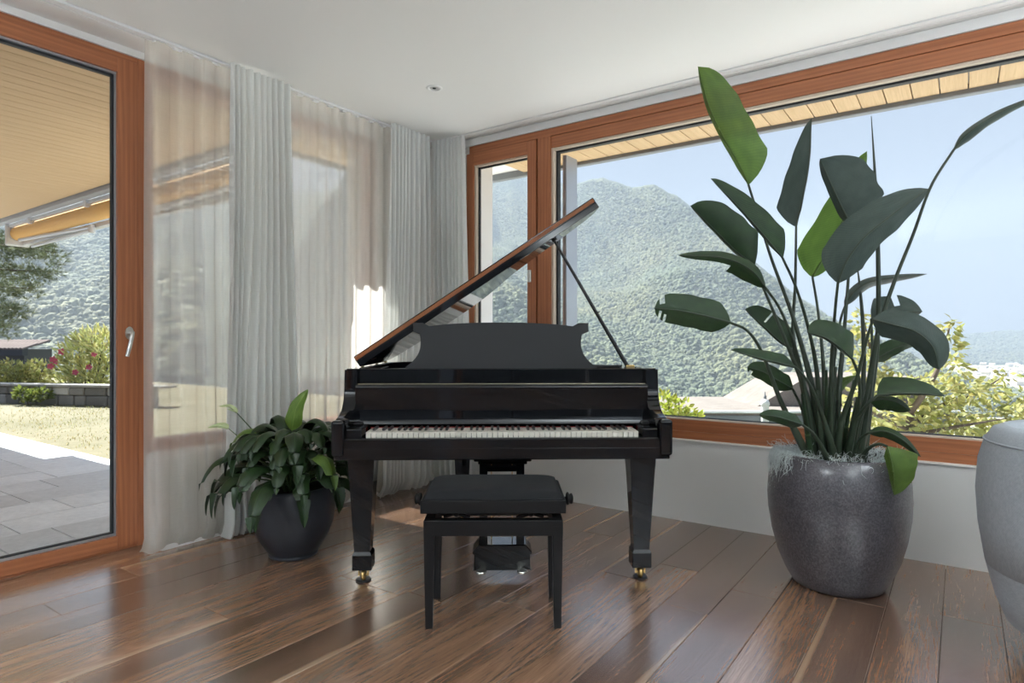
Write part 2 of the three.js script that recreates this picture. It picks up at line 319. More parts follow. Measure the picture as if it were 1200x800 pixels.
// ---------------------------------------------------------------- curtains
const weaveTex = texture(512, 512, (u, v, i, j) => {
  const a = 0.5 + 0.5 * Math.sin(u * 512 * Math.PI / 2), b = 0.5 + 0.5 * Math.sin(v * 512 * Math.PI / 2);
  const slub = fbm(u * 7, v * 160, 2, 81) * 0.5 + fbm(u * 160, v * 7, 2, 83) * 0.5;
  const k = 0.55 + 0.2 * (a * b) + 0.5 * (slub - 0.5);
  return mix3([222, 219, 212], [246, 244, 240], clamp(k, 0, 1));
});
weaveTex.repeat.set(2.2, 2.2);
const weaveBump = texture(512, 512, (u, v, i, j) => [128 + 50 * (0.5 * fbm(u * 7, v * 160, 2, 81) + 0.5 * fbm(u * 160, v * 7, 2, 83) - 0.5) + 14 * Math.sin(u * 512 * Math.PI / 2) * Math.sin(v * 512 * Math.PI / 2)], false);
weaveBump.repeat.set(2.2, 2.2);
const linen = phys({ map: weaveTex, color: lin(0.93, 0.97, 1.0), roughness: 0.97, transmission: 0.36, thickness: 0, specularIntensity: 0.2, bumpMap: weaveBump, bumpScale: 0.0008, side: THREE.DoubleSide });
const sheer = phys({ map: weaveTex, color: lin(1, 1, 1), roughness: 0.64, transmission: 0.8, thickness: 0, specularIntensity: 0.1, side: THREE.DoubleSide });
const sheerThin = phys({ map: weaveTex, color: lin(1, 1, 1), roughness: 0.74, transmission: 0.8, thickness: 0, specularIntensity: 0.1, side: THREE.DoubleSide });

// a hanging cloth along a floor line from a to b; folds: number of folds, amp: depth of a fold; spread: how far the foot line reaches beyond the head line at each end
function curtainSheet({ a, b, folds, amp, top = 2.685, seed, sharp = 0.0, spread = [0, 0], puddle = 0.05, gather = 1, wander = 0.4, lean = 0, irr = 0.5, over = 0 }) {
  const A = V(...a), B = V(...b), dir = B.clone().sub(A), L = dir.length(); dir.normalize();
  const nrm = V(dir.z, 0, -dir.x); // to the side of the room
  const nu = Math.round(folds * 14), nv = 44;
  const pos = (u, v) => {
    const h = Math.pow(v, 0.8); // 0 at the head, 1 at the foot
    const drift = wander * (vnoise(u * folds * 0.35 + seed, v * 1.4, 5) - 0.5) * h + 0.25 * (vnoise(u * folds * 0.9 + seed * 3, v * 2.4, 6) - 0.5) * h;
    const uw = u * folds + 1.3 * irr * (vnoise(u * folds * 0.45 + seed, 0.5, 31) - 0.5);
    let ph = (uw + drift) * 2 * Math.PI + 0.6 * Math.sin(u * folds * 0.73 + seed);
    const size = (0.45 + 1.1 * vnoise(u * folds * 0.6, seed, 9)) * lerp(gather, 1, smooth(0, 0.25, v)) * (0.75 + 0.45 * h);
    const s = Math.sin(ph), w = (sharp ? Math.sign(s) * Math.pow(Math.abs(s), 1 - sharp) : s) + 0.22 * Math.sin(2 * ph + seed) + 0.3 * (vnoise(u * folds * 1.7, v * 3 + seed, 12) - 0.5) * h;
    const foot = smooth(0.955, 1, v);
    const along = u * L + lerp(-spread[0] * (1 - u), spread[1] * u, 0.5) * 2 * Math.pow(h, 1.4) * (spread[0] || spread[1] ? 1 : 0) + 0.18 * amp * Math.cos(ph) - over * L / folds * Math.sin(2 * ph) * (0.6 + 0.4 * h);
    const off = amp * size * w + lean * h + foot * puddle * (0.6 + 0.9 * vnoise(u * folds * 0.8, seed + 4));
    const y = lerp(top, 0.004, Math.min(1, v * 1.012)) + foot * 0.006 * (1 + Math.sin(ph * 1.3));
    return A.clone().addScaledVector(dir, along).addScaledVector(nrm, off).setY(Math.max(y, 0.004));
  };
  return sheet(nu, nv, pos, L * 1.8, 2.7);
}
function curtain(name, label, o, mat, carriers) {
  const t = thing(name, label, 'curtain', [(o.a[0] + o.b[0]) / 2, 0, (o.a[2] + o.b[2]) / 2], 0, undefined);
  const q = t.position, sh = (p) => [p[0] - q.x, 0, p[2] - q.z];
  const oo = { ...o, a: sh(o.a), b: sh(o.b) };
  mesh('cloth', curtainSheet(oo), mat, t);
  const hemO = { ...oo };
  if (carriers) {
    const A = V(...oo.a), B = V(...oo.b);
    for (let k = 0; k < carriers; k++) {
      const p = A.clone().lerp(B, (k + 0.5) / carriers);
      mesh('carrier', merge([new RoundedBoxGeometry(0.02, 0.010, 0.045, 2, 0.004).translate(p.x, 2.683, p.z), span(p.x - 0.003, p.x + 0.003, 2.683, 2.70, p.z - 0.006, p.z + 0.006)]), trackWhite, t);
    }
  }
  return t;
}
curtain('sheer_curtain', 'translucent sheer curtain hanging beside the garden door', { a: [0.258, 0, 2.305], b: [0.258, 0, 1.78], folds: 4.2, amp: 0.018, seed: 3.3, spread: [0.0, 0.0], puddle: 0.05, wander: 0.4, over: 0.1 }, sheer, 5);
curtain('linen_drape', 'gathered grey linen drape between the two sheers', { a: [0.340, 0, 1.89], b: [0.340, 0, 1.50], folds: 9, amp: 0.025, seed: 8.1, irr: 1.2, over: 0.05, spread: [0.02, 0.06], puddle: 0.05, gather: 0.7, wander: 2.2, lean: 0.02 }, linen);
curtain('sheer_curtain', 'sunlit translucent sheer curtain behind the piano', { a: [0.258, 0, 1.56], b: [0.258, 0, 0.60], folds: 8, amp: 0.018, seed: 14.7, spread: [0, 0], puddle: 0.04, wander: 0.3, over: 0.1 }, sheerThin, 8);
curtain('linen_drape', 'gathered linen drape next to the room corner on the garden side', { a: [0.365, 0, 0.70], b: [0.365, 0, 0.30], folds: 9, amp: 0.026, seed: 21.9, irr: 1.2, over: 0.05, spread: [0.06, 0.02], puddle: 0.05, gather: 0.7, wander: 2.0, lean: 0.02 }, linen);
curtain('linen_drape', 'gathered linen drape at the corner beside the narrow window sash', { a: [0.30, 0, 0.20], b: [0.60, 0, 0.16], folds: 8, amp: 0.022, seed: 33.1, irr: 1.2, over: 0.05, spread: [0, 0.06], puddle: 0.04, gather: 0.7, wander: 2.0, lean: 0.015 }, linen);
// ---------------------------------------------------------------- grand piano
const pianoPoly = phys({ color: lin(0.005, 0.006, 0.008), roughness: 0.3, specularIntensity: 0.0, clearcoat: 0.9, clearcoatRoughness: 0.04 });
const pianoSatin = phys({ color: lin(0.008, 0.008, 0.009), roughness: 0.42, clearcoat: 0.2, clearcoatRoughness: 0.4 });
const deskMat = std({ color: lin(0.016, 0.018, 0.021), roughness: 0.62 });
const keyWhite = phys({ color: lin(0.74, 0.71, 0.63), roughness: 0.3, clearcoat: 0.3, clearcoatRoughness: 0.2 });
const keyBlack = phys({ color: lin(0.008, 0.008, 0.009), roughness: 0.35 });
const iron = std({ color: lin(0.45, 0.29, 0.1), roughness: 0.38, metalness: 0.8 });
const spruce = std({ color: lin(0.45, 0.27, 0.12), roughness: 0.5 });
const felt = std({ color: lin(0.25, 0.02, 0.02), roughness: 1 });
const lidEdgeReflection = std({ map: cedarTex, color: lin(0.75, 0.66, 0.44), roughness: 0.4 });  // warm ceiling reflection on the polished flap edge, painted in as brown wood
{
  const turn = 37 * Math.PI / 180, front = CAM.clone().addScaledVector(FW, 2.81).addScaledVector(RT, -10.5 / 740 * 2.81);
  const piano = thing('grand_piano', 'polished black grand piano with raised lid and music desk', 'piano', [front.x, 0, front.z], turn);
  const HW = 0.752;  // half width
  // plan outline of the case, x to the treble side, y of the shape = distance back from the front of the key slip
  const caseOutline = (s, z0) => {
    const p = new THREE.Shape();
    p.moveTo(-HW + s, z0); p.lineTo(HW - s, z0); p.lineTo(HW - s, 0.54);
    p.bezierCurveTo(HW - s, 0.76, 0.34 - s * 0.6, 0.80, 0.20 - s * 0.5, 1.02);
    p.bezierCurveTo(0.09 - s * 0.5, 1.20, 0.04 - s, 1.44 - s, -0.26, 1.44 - s);
    p.bezierCurveTo(-0.57 + s * 0.4, 1.44 - s, -HW + s, 1.32 - s * 0.6, -HW + s, 1.08);
    p.lineTo(-HW + s, z0);
    return p;
  };
  const flat = (shape, y0, h, bev = 0) => extrude(shape, h, bev).rotateX(-Math.PI / 2).translate(0, y0, 0); // shape's y goes to -z
  // rim: outer outline with the inner one cut out
  const RIM0 = 0.655, RIM1 = 0.985, ARMZ = 0.24;
  { const s = caseOutline(0, ARMZ + 0.02), hole = caseOutline(0.055, 0.30); s.holes.push(new THREE.Path(hole.getPoints(24))); mesh('rim', flat(s, RIM0, RIM1 - RIM0 - 0.004, 0.004).translate(0, 0.004, 0), pianoPoly, piano); }
  mesh('soundboard', flat(caseOutline(0.056, 0.33), 0.80, 0.012), spruce, piano);
  { const s = caseOutline(0.075, 0.40); for (const [x, y, w, h] of [[-0.52, 0.66, 0.12, 0.36], [-0.32, 0.64, 0.12, 0.44], [-0.10, 0.62, 0.10, 0.34], [0.10, 0.60, 0.1, 0.2]]) { const o = new THREE.Path(); o.moveTo(x, y); o.lineTo(x + w, y); o.lineTo(x + w * 0.7, y + h); o.lineTo(x, y + h); o.closePath(); s.holes.push(o); } mesh('iron_frame', flat(s, 0.885, 0.02, 0.003), iron, piano); }
  for (let k = 0; k < 40; k++) { const x = -0.62 + k * 0.031, z = Math.min(1.22, 1.28 - 0.019 * k); mesh('string', bar(V(x, 0.925, -0.46), V(x - 0.05, 0.925, -Math.max(0.75, z)), k < 12 ? 0.0016 : 0.0009, undefined, 5), k < 12 ? brass : steel, piano); }
  mesh('pin_block', span(-0.68, 0.68, 0.885, 0.915, -0.44, -0.34, 0.004), iron, piano);
  // cheeks: upright slabs whose front edge sweeps forward to the arm ends
  for (const s of [-1, 1]) {
    const sh = new THREE.Shape(); // x = distance back, y = height
    sh.moveTo(0.030, 0.600); sh.lineTo(0.032, 0.735); sh.bezierCurveTo(0.035, 0.765, 0.075, 0.775, 0.10, 0.775); sh.bezierCurveTo(0.175, 0.790, 0.215, 0.835, 0.222, 0.890); sh.lineTo(0.230, 0.985); sh.lineTo(0.32, 0.985); sh.lineTo(0.32, 0.600); sh.closePath();
    const th = 0.052, g = extrude(sh, th, 0.005).rotateY(Math.PI / 2).translate(s > 0 ? HW - th - 0.003 : -HW - 0.002 + 0.003, 0, 0);
    // front block of the arm
    const c = mesh('cheek', g, pianoPoly, piano);
    mesh('arm_block', new RoundedBoxGeometry(0.058, 0.160, 0.05, 3, 0.014).translate(s * (HW - 0.022), 0.690, -0.012), pianoPoly, c);
    mesh('key_block', span(s * (HW - 0.053), s * 0.628, 0.655, 0.730, -0.20, -0.012, 0.006), pianoPoly, piano);
    mesh('key_block_pad', span(s * (HW - 0.053), s * 0.66, 0.730, 0.742, -0.235, -0.15, 0.004), pianoSatin, piano);
  }
  // key bed, key slip
  mesh('key_bed', span(-HW + 0.004, HW - 0.004, 0.593, 0.648, -0.36, 0.0, 0.005), pianoPoly, piano);
  { const sh = [[0.0, 0.646], [0.006, 0.648], [0.006, 0.684], [0.0, 0.690], [-0.022, 0.690], [-0.022, 0.646]]; mesh('key_slip', extrude(sh, 2 * HW - 0.105, 0.002).rotateY(-Math.PI / 2).translate(HW - 0.0525, 0, 0).applyMatrix4(new THREE.Matrix4().makeScale(1, 1, 1)), pianoPoly, piano); }
  // keyboard: 52 white keys with the notches of the black ones, 36 black keys
  const kw = 1.228 / 52, K0 = -0.614, keyTop = 0.713, kf = -0.030, kb = -0.178;
  const letters = 'ABCDEFG', notch = { C: [0, 0.4], D: [0.22, 0.22], E: [0.4, 0], F: [0, 0.42], G: [0.2, 0.3], A: [0.3, 0.2], B: [0.42, 0] };
  const keyGeos = {};
  for (let k = 0; k < 52; k++) {
    const L = letters[k % 7], [l, r] = [k === 0 ? 0 : notch[L][0], k === 51 ? 0 : notch[L][1]], key = L + l + r;
    if (!keyGeos[key]) {
      const w = kw - 0.0011, sh = [[0, 0], [w, 0], [w, 0.050], [w - r * kw * 0.72, 0.050], [w - r * kw * 0.72, 0.148], [l * kw * 0.72, 0.148], [l * kw * 0.72, 0.050], [0, 0.050]];
      keyGeos[key] = merge([extrude(sh, 0.003, 0.0009).rotateX(-Math.PI / 2).translate(0, -0.003, 0), span(0.0008, w - 0.0008, -0.024, -0.003, -0.148, -0.0015)]);
    }
    const m = mesh('white_key', keyGeos[key], keyWhite, piano); m.position.set(K0 + k * kw + 0.0005, keyTop, kf);
    if (k < 51 && 'ACDFG'.includes(L)) {
      const sh = [[0, 0], [0.096, 0], [0.096, 0.011], [0.012, 0.0115], [0.003, 0.008]];
      keyGeos.black ??= extrude(sh, 0.0095, 0.001).rotateY(Math.PI / 2).translate(-0.00475, 0, 0);
      const b = mesh('black_key', keyGeos.black, keyBlack, piano); b.position.set(K0 + (k + 1) * kw + ({ C: -0.002, D: 0.002, F: -0.003, G: 0, A: 0.003 })[L], keyTop, -0.083);
    }
  }
  mesh('key_felt', span(-0.62, 0.62, 0.700, 0.7165, -0.186, -0.179), felt, piano);
  // fallboard, leaning back a little with a rounded lip
  { const sh = new THREE.Shape(); sh.moveTo(-0.196, 0.728); sh.quadraticCurveTo(-0.206, 0.76, -0.205, 0.800); sh.lineTo(-0.197, 0.900); sh.quadraticCurveTo(-0.198, 0.914, -0.208, 0.916); sh.lineTo(-0.240, 0.914); sh.lineTo(-0.225, 0.728); sh.closePath();
    mesh('fallboard', extrude(sh, 2 * HW - 0.112, 0.002).rotateY(-Math.PI / 2).translate(HW - 0.056, 0, 0), pianoPoly, piano); }
  mesh('fallboard_hinge', span(-HW + 0.06, HW - 0.06, 0.912, 0.918, -0.262, -0.222, 0.002), std({ color: lin(0.5, 0.45, 0.32), roughness: 0.25, metalness: 1 }), piano);
  mesh('fallboard_lock', merge([new THREE.CylinderGeometry(0.009, 0.009, 0.006, 20).rotateX(Math.PI / 2).translate(0.012, 0.905, -0.212)]), chrome, piano);
  // front top strip and music shelf
  mesh('front_strip', span(-HW + 0.052, HW - 0.052, 0.918, 0.978, -0.315, -0.275, 0.004), pianoPoly, piano);
  mesh('music_shelf', span(-0.64, 0.64, 0.955, 0.972, -0.56, -0.30, 0.004), pianoPoly, piano);
  { // music desk: shaped panel with horned corners
    const s = new THREE.Shape();
    s.moveTo(-0.485, 0); s.lineTo(0.485, 0); s.quadraticCurveTo(0.480, 0.02, 0.455, 0.035); s.bezierCurveTo(0.410, 0.075, 0.392, 0.115, 0.408, 0.185); s.lineTo(0.442, 0.200); s.lineTo(0.442, 0.243); s.lineTo(0.392, 0.243); s.lineTo(0.362, 0.226);
    s.bezierCurveTo(0.20, 0.252, -0.20, 0.252, -0.362, 0.226); s.lineTo(-0.392, 0.243); s.lineTo(-0.442, 0.243); s.lineTo(-0.442, 0.200); s.lineTo(-0.408, 0.185); s.bezierCurveTo(-0.392, 0.115, -0.410, 0.075, -0.455, 0.035); s.quadraticCurveTo(-0.480, 0.02, -0.485, 0);
    const d = mesh('music_desk', extrude(s, 0.012, 0.002).rotateX(-0.16).translate(-0.005, 0.972, -0.35), deskMat, piano);
    mesh('desk_ledge', span(-0.49, 0.48, 0.972, 0.984, -0.37, -0.325, 0.003), pianoPoly, d);
    for (const x of [-0.3, 0.3]) mesh('desk_prop', bar(V(x, 0.98, -0.50), V(x, 1.12, -0.375), 0.005, 0.005, 8), pianoSatin, d);
  }
  for (const s of [-1, 1]) mesh('desk_slide', span(s * 0.60, s * 0.66, 0.972, 0.990, -0.56, -0.32, 0.004), pianoPoly, piano);
  // legs
  const legAt = (name, x, z, top, label) => {
    const leg = mesh(name, merge([
      new THREE.CylinderGeometry(0.078, 0.078, 0.012, 4).rotateY(Math.PI / 4).translate(x, top - 0.006, z), new THREE.CylinderGeometry(0.087, 0.082, 0.055, 4).rotateY(Math.PI / 4).translate(x, top - 0.04, z),
      new THREE.CylinderGeometry(0.083, 0.051, top - 0.190, 4).rotateY(Math.PI / 4).translate(x, 0.5 * (0.145 + top - 0.045), z), new THREE.CylinderGeometry(0.052, 0.062, 0.014, 4).rotateY(Math.PI / 4).translate(x, 0.138, z),
    ].map((g) => toCreasedNormals(g, 0.3))), pianoPoly, piano);
    mesh('foot_block', new RoundedBoxGeometry(0.090, 0.072, 0.090, 2, 0.005).translate(x, 0.096, z), pianoPoly, leg);
    mesh('caster', merge([bar(V(x, 0.062, z), V(x, 0.040, z), 0.014), bar(V(x - 0.022, 0.030, z), V(x + 0.022, 0.030, z), 0.006), span(x - 0.024, x - 0.018, 0.024, 0.05, z - 0.008, z + 0.008), span(x + 0.018, x + 0.024, 0.024, 0.05, z - 0.008, z + 0.008), new THREE.TorusGeometry(0.017, 0.011, 10, 24).rotateY(Math.PI / 2).translate(x, 0.028, z)]), brass, leg);
    mesh('caster_cup', lathe([[0.0, 0], [0.034, 0], [0.036, 0.004], [0.032, 0.010], [0.020, 0.006], [0, 0.006]], 24).translate(x, 0, z), pianoSatin, leg);
    return leg;
  };
  legAt('leg', -0.652, -0.17, 0.597); legAt('leg', 0.652, -0.17, 0.597); legAt('leg', -0.24, -1.18, 0.66);
  mesh('belly_beam', merge([span(-0.6, 0.6, 0.655, 0.72, -0.80, -0.70, 0.004), span(-0.30, -0.18, 0.655, 0.73, -1.32, -0.80, 0.004), span(-0.55, 0.55, 0.655, 0.73, -0.40, -0.34, 0.004)]), pianoSatin, piano);
  // pedal lyre with two pedals
  {
    const z = -0.19, ly = mesh('pedal_lyre', merge([
      span(-0.135, 0.135, 0.560, 0.597, z - 0.06, z + 0.06, 0.006), span(-0.115, 0.115, 0.545, 0.562, z - 0.045, z + 0.045, 0.004),
      span(-0.109, -0.071, 0.15, 0.55, z - 0.022, z + 0.022, 0.004), span(0.065, 0.103, 0.15, 0.55, z - 0.022, z + 0.022, 0.004),
      span(-0.075, 0.07, 0.505, 0.535, z - 0.018, z + 0.018, 0.004),
    ]), pianoPoly, piano);
    const sh = [[-0.112, 0.175], [0.108, 0.175], [0.136, 0.140], [0.136, 0.132], [0.128, 0.128], [0.128, 0.062], [0.136, 0.056], [-0.140, 0.056], [-0.132, 0.062], [-0.132, 0.128], [-0.140, 0.132], [-0.140, 0.140]];
    mesh('pedal_box', extrude(sh, 0.12, 0.004).translate(0, 0, z - 0.06), pianoPoly, ly);
    for (const x of [-0.085, 0.075]) {
      const sgn = x < 0 ? -1 : 1;
      const ps = new THREE.Shape(); ps.moveTo(-0.010, 0); ps.lineTo(0.010, 0); ps.bezierCurveTo(0.013, -0.03, 0.024, -0.045, 0.024, -0.062); ps.bezierCurveTo(0.024, -0.09, -0.024, -0.09, -0.024, -0.062); ps.bezierCurveTo(-0.024, -0.045, -0.013, -0.03, -0.010, 0);
      mesh('pedal', extrude(ps, 0.006, 0.003).rotateX(-Math.PI / 2).rotateY(sgn * 0.25).translate(x, 0.064, z + 0.055).rotateX(0), chrome, ly);
      mesh('pedal_rod', bar(V(x * 0.62, 0.17, z - 0.03), V(x * 0.62, 0.56, z - 0.03), 0.0025), brass, ly);
    }
    mesh('lyre_brace', merge([bar(V(-0.08, 0.20, z - 0.05), V(-0.1, 0.65, z - 0.42), 0.006), bar(V(0.075, 0.20, z - 0.05), V(0.1, 0.65, z - 0.42), 0.006)]), brass, ly);
  }
  // lid: main board hinged on the bass side, front flap folded back on top of it
  {
    const ang = 33.8 * Math.PI / 180, zf = 0.44;
    const lid = mesh('lid', new THREE.BufferGeometry(), pianoPoly, piano);
    const outline = (s) => { const p = caseOutline(-0.012 + s, zf + s); return p; };
    lid.geometry = flat(outline(0), 0, 0.026, 0.003).translate(HW + 0.01, 0.0, 0);
    lid.position.set(-HW + 0.026, 0.994, 0); lid.rotation.z = ang; lid.scale.x = 0.968;
    const fs = [[-HW - 0.012, zf], [HW + 0.012, zf], [HW + 0.012, zf + 0.24], [-HW - 0.012, zf + 0.24]];
    mesh('lid_flap', flat(new THREE.Shape(fs.map(([x, y]) => new THREE.Vector2(x, y))), 0.030, 0.026, 0.002).translate(HW + 0.01, 0, 0), pianoPoly, lid);
    mesh('flap_edge', span(0.0, 2 * HW + 0.018, 0.033, 0.053, -zf - 0.006, -zf + 0.003, 0.002, 'x'), lidEdgeReflection, lid);
    for (const z of [-0.5, -0.9, -1.2]) mesh('hinge', bar(V(0.0, 0.0, z - 0.03), V(0.0, 0.0, z + 0.03), 0.005, 0.005, 10), brass, lid);
    mesh('prop_socket', new THREE.CylinderGeometry(0.014, 0.016, 0.018, 16).translate(1.24, -0.008, -0.50), pianoSatin, lid);
  }
  const stick = mesh('lid_prop', merge([bar(V(0.665, 0.975, -0.47), V(0.275, 1.652, -0.50), 0.011, 0.007, 12)]), pianoSatin, piano);
  mesh('prop_ring', new THREE.TorusGeometry(0.012, 0.003, 8, 16).rotateX(Math.PI / 2).rotateZ(0.5).translate(0.50, 1.27, -0.483), pianoSatin, stick);
  mesh('prop_bracket', span(0.645, 0.690, 0.965, 0.998, -0.49, -0.45, 0.004), brass, piano);
  // short folded spare prop lying along the rim
  mesh('short_prop', bar(V(0.62, 0.992, -0.45), V(0.40, 0.992, -0.45), 0.007, 0.007, 10), pianoSatin, piano);
}
// ---------------------------------------------------------------- piano stool
{
  const c = onFloor(579, 716), turn = 36 * Math.PI / 180;
  const st = thing('piano_stool', 'black adjustable piano stool with padded velvet seat', 'stool', [c.x, 0, c.z], turn);
  const sm = phys({ color: lin(0.006, 0.006, 0.007), roughness: 0.45, specularIntensity: 0.6 });
  const velvet = phys({ color: lin(0.010, 0.011, 0.013), roughness: 0.95, sheen: 0.6, sheenColor: lin(0.05, 0.06, 0.07), sheenRoughness: 0.5 });
  const W = 0.272, D = 0.165;
  for (const [sx, sz] of [[-1, 1], [1, 1], [-1, -1], [1, -1]]) {
    const x = sx * (W - 0.021), z = sz * (D - 0.02);
    mesh('leg', toCreasedNormals(new THREE.CylinderGeometry(0.029, 0.020, 0.40, 4).rotateY(Math.PI / 4).translate(0, 0.20, 0), 0.3).translate(x, 0.0, z), sm, st);
  }
  mesh('front_rail', span(-W, W, 0.362, 0.424, D - 0.042, D, 0.004), sm, st); mesh('back_rail', span(-W, W, 0.362, 0.424, -D, -D + 0.042, 0.004), sm, st);
  for (const s of [-1, 1]) mesh('side_rail', span(s * W, s * (W - 0.04), 0.362, 0.424, -D + 0.042, D - 0.042, 0.004), sm, st);
  for (const s of [-1, 1]) for (const z of [-0.09, 0.09]) { // scissor lift
    mesh('scissor_arm', merge([bar(V(s * 0.20, 0.418, z), V(s * 0.095, 0.452, z), 0.008), bar(V(s * 0.095, 0.418, z + 0.012), V(s * 0.20, 0.452, z + 0.012), 0.008), bar(V(s * 0.148, 0.435, z - 0.02), V(s * 0.148, 0.435, z + 0.03), 0.010)]), sm, st);
  }
  mesh('spindle', bar(V(-0.30, 0.465, 0), V(0.30, 0.465, 0), 0.007), steel, st);
  mesh('seat_frame', span(-0.283, 0.283, 0.452, 0.503, -0.175, 0.175, 0.004), sm, st);
  { // domed cushion
    const cw = 0.274, cd = 0.166;
    const g = sheet(40, 28, (u, v) => {
      const x = (u - 0.5) * 2, z = (v - 0.5) * 2, e = Math.pow(1 - Math.pow(Math.abs(x), 7), 0.5) * Math.pow(1 - Math.pow(Math.abs(z), 5), 0.5);
      return V(x * cw, 0.502 + 0.043 * Math.pow(Math.max(0, e), 0.6), z * cd);
    });
    const p = g.attributes.position; for (let i = 0; i < g.index.count; i += 3) { const a = g.index.getX(i); g.index.setX(i, g.index.getX(i + 1)); g.index.setX(i + 1, a); } g.computeVertexNormals();
    const cu = mesh('cushion', g, velvet, st);
    const pipe = []; for (let k = 0; k <= 60; k++) { const t = k / 60 * 4, s = Math.floor(t) % 4, f = t % 1; const c4 = [[-1, 1], [1, 1], [1, -1], [-1, -1]]; const a = c4[s], b = c4[(s + 1) % 4]; pipe.push(V(lerp(a[0], b[0], f) * 0.275, 0.505, lerp(a[1], b[1], f) * 0.167)); }
    mesh('piping', tube(pipe, [0.003, 0.003], 160, 6), velvet, cu);
  }
  for (const s of [-1, 1]) mesh('height_knob', lathe([[0, 0.0], [0.008, 0.0], [0.008, 0.010], [0.020, 0.012], [0.026, 0.016], [0.026, 0.022], [0.018, 0.026], [0.022, 0.031], [0.022, 0.036], [0.012, 0.041], [0, 0.042]], 28).rotateZ(-s * Math.PI / 2).translate(s * 0.284, 0.475, 0.03), sm, st);
}
// ---------------------------------------------------------------- plants
const leafTex = (a, b, rib, seed, n = 46) => texture(256, 256, (u, v) => {
  const x = Math.abs(v - 0.5) * 2, vein = 0.5 + 0.5 * Math.sin((u * n + x * 5 + 0.7 * fbm(u * 12, v * 5, 2, seed)) * 6.28), f = fbm(u * 9, v * 9, 4, seed + 3);
  let c = mix3(a, b, clamp(0.25 * vein + 0.75 * f, 0, 1));
  return mix3(c, rib, 0.8 * (1 - smooth(0.012, 0.04, x)));
});
const veinBump = texture(512, 128, (u, v) => { const x = Math.abs(v - 0.5) * 2; return [128 + 60 * Math.sin((u * 70 + x * 7 + fbm(u * 14, v * 4, 2, 145)) * 6.28) + 50 * (fbm(u * 8, v * 6, 3, 147) - 0.5)]; }, false);
const leafDark = phys({ map: leafTex([28, 50, 30], [54, 82, 45], [90, 110, 74], 121), bumpMap: veinBump, bumpScale: 0.0012, roughness: 0.42, transmission: 0.16, thickness: 0, specularIntensity: 0.8, side: THREE.DoubleSide });
const leafFresh = phys({ map: leafTex([74, 104, 36], [110, 140, 58], [140, 164, 88], 131), bumpMap: veinBump, bumpScale: 0.001, roughness: 0.45, transmission: 0.45, thickness: 0, specularIntensity: 0.6, side: THREE.DoubleSide });
const leafGrey = phys({ map: leafTex([46, 62, 58], [78, 92, 84], [98, 110, 96], 141, 60), bumpMap: veinBump, bumpScale: 0.0014, roughness: 0.5, transmission: 0.12, thickness: 0, specularIntensity: 0.8, side: THREE.DoubleSide });
const stemMat = phys({ color: lin(0.028, 0.045, 0.026), roughness: 0.45 });
// a blade along a midrib; wl, wr: half widths (m) to either side, al, ar: how far each half turns away from the viewer's plane, curl: extra bend towards the rim
function bladeGeo(mid, { wl, wr, al = 0, ar = 0, curl = 0, wave = 0.035, tears = [], seed = 1, blunt = 1, N = 30, K = 5, view }) {
  const c = new THREE.CatmullRomCurve3(mid), pos = [], uv = [], idx = [];
  const prof = (t) => Math.min(1, Math.pow(t / 0.16 + 0.02, 0.62)) * Math.pow(Math.max(0, 1 - Math.pow(t, 1.9 + blunt)), 0.7);
  for (let i = 0; i <= N; i++) {
    const t = i / N, p = c.getPointAt(t), T = c.getTangentAt(t), v = view ? view.clone() : p.clone().sub(CAM).normalize(), s0 = T.clone().cross(v).normalize(), nv = s0.clone().cross(T).normalize().multiplyScalar(-1);
    if (nv.dot(v) < 0) nv.negate();
    for (let k = -K; k <= K; k++) {
      const side = Math.sign(k), f = Math.abs(k) / K, a = side > 0 ? al : ar, w = (side > 0 ? wl : wr) * prof(t);
      let q = p.clone(); const steps = Math.abs(k);
      for (let m = 1; m <= steps; m++) { const ang = a + curl * (m / K) ** 1.5; q.addScaledVector(s0, side * Math.cos(ang) * w / K).addScaledVector(nv, Math.sin(ang) * w / K); }
      const wv = wave * f * f * (Math.sin(t * 17 + seed * 3 + side) + 0.6 * Math.sin(t * 31 + seed)) * w * 0.5;
      q.addScaledVector(nv, wv).addScaledVector(s0, side * wave * f * w * 0.5 * Math.sin(t * 23 + seed * 5));
      pos.push(q.x, q.y, q.z); uv.push(t, 0.5 + 0.5 * k / K);
    }
  }
  const R = 2 * K + 1;
  for (let i = 0; i < N; i++) for (let k = 0; k < 2 * K; k++) {
    const t = (i + 0.5) / N, side = k >= K ? 1 : -1, f = Math.abs(k + 0.5 - K) / K;
    if (tears.some(([tt, s, w = 0.02, depth = 0.25]) => s === side && f > depth && Math.abs(t - tt) < w)) continue;
    const a = i * R + k, b = a + R; idx.push(a, b, a + 1, a + 1, b, b + 1);
  }
  const g = new THREE.BufferGeometry(); g.setAttribute('position', new THREE.Float32BufferAttribute(pos, 3)); g.setAttribute('uv', new THREE.Float32BufferAttribute(uv, 2)); g.setIndex(idx); g.computeVertexNormals();
  return g;
}
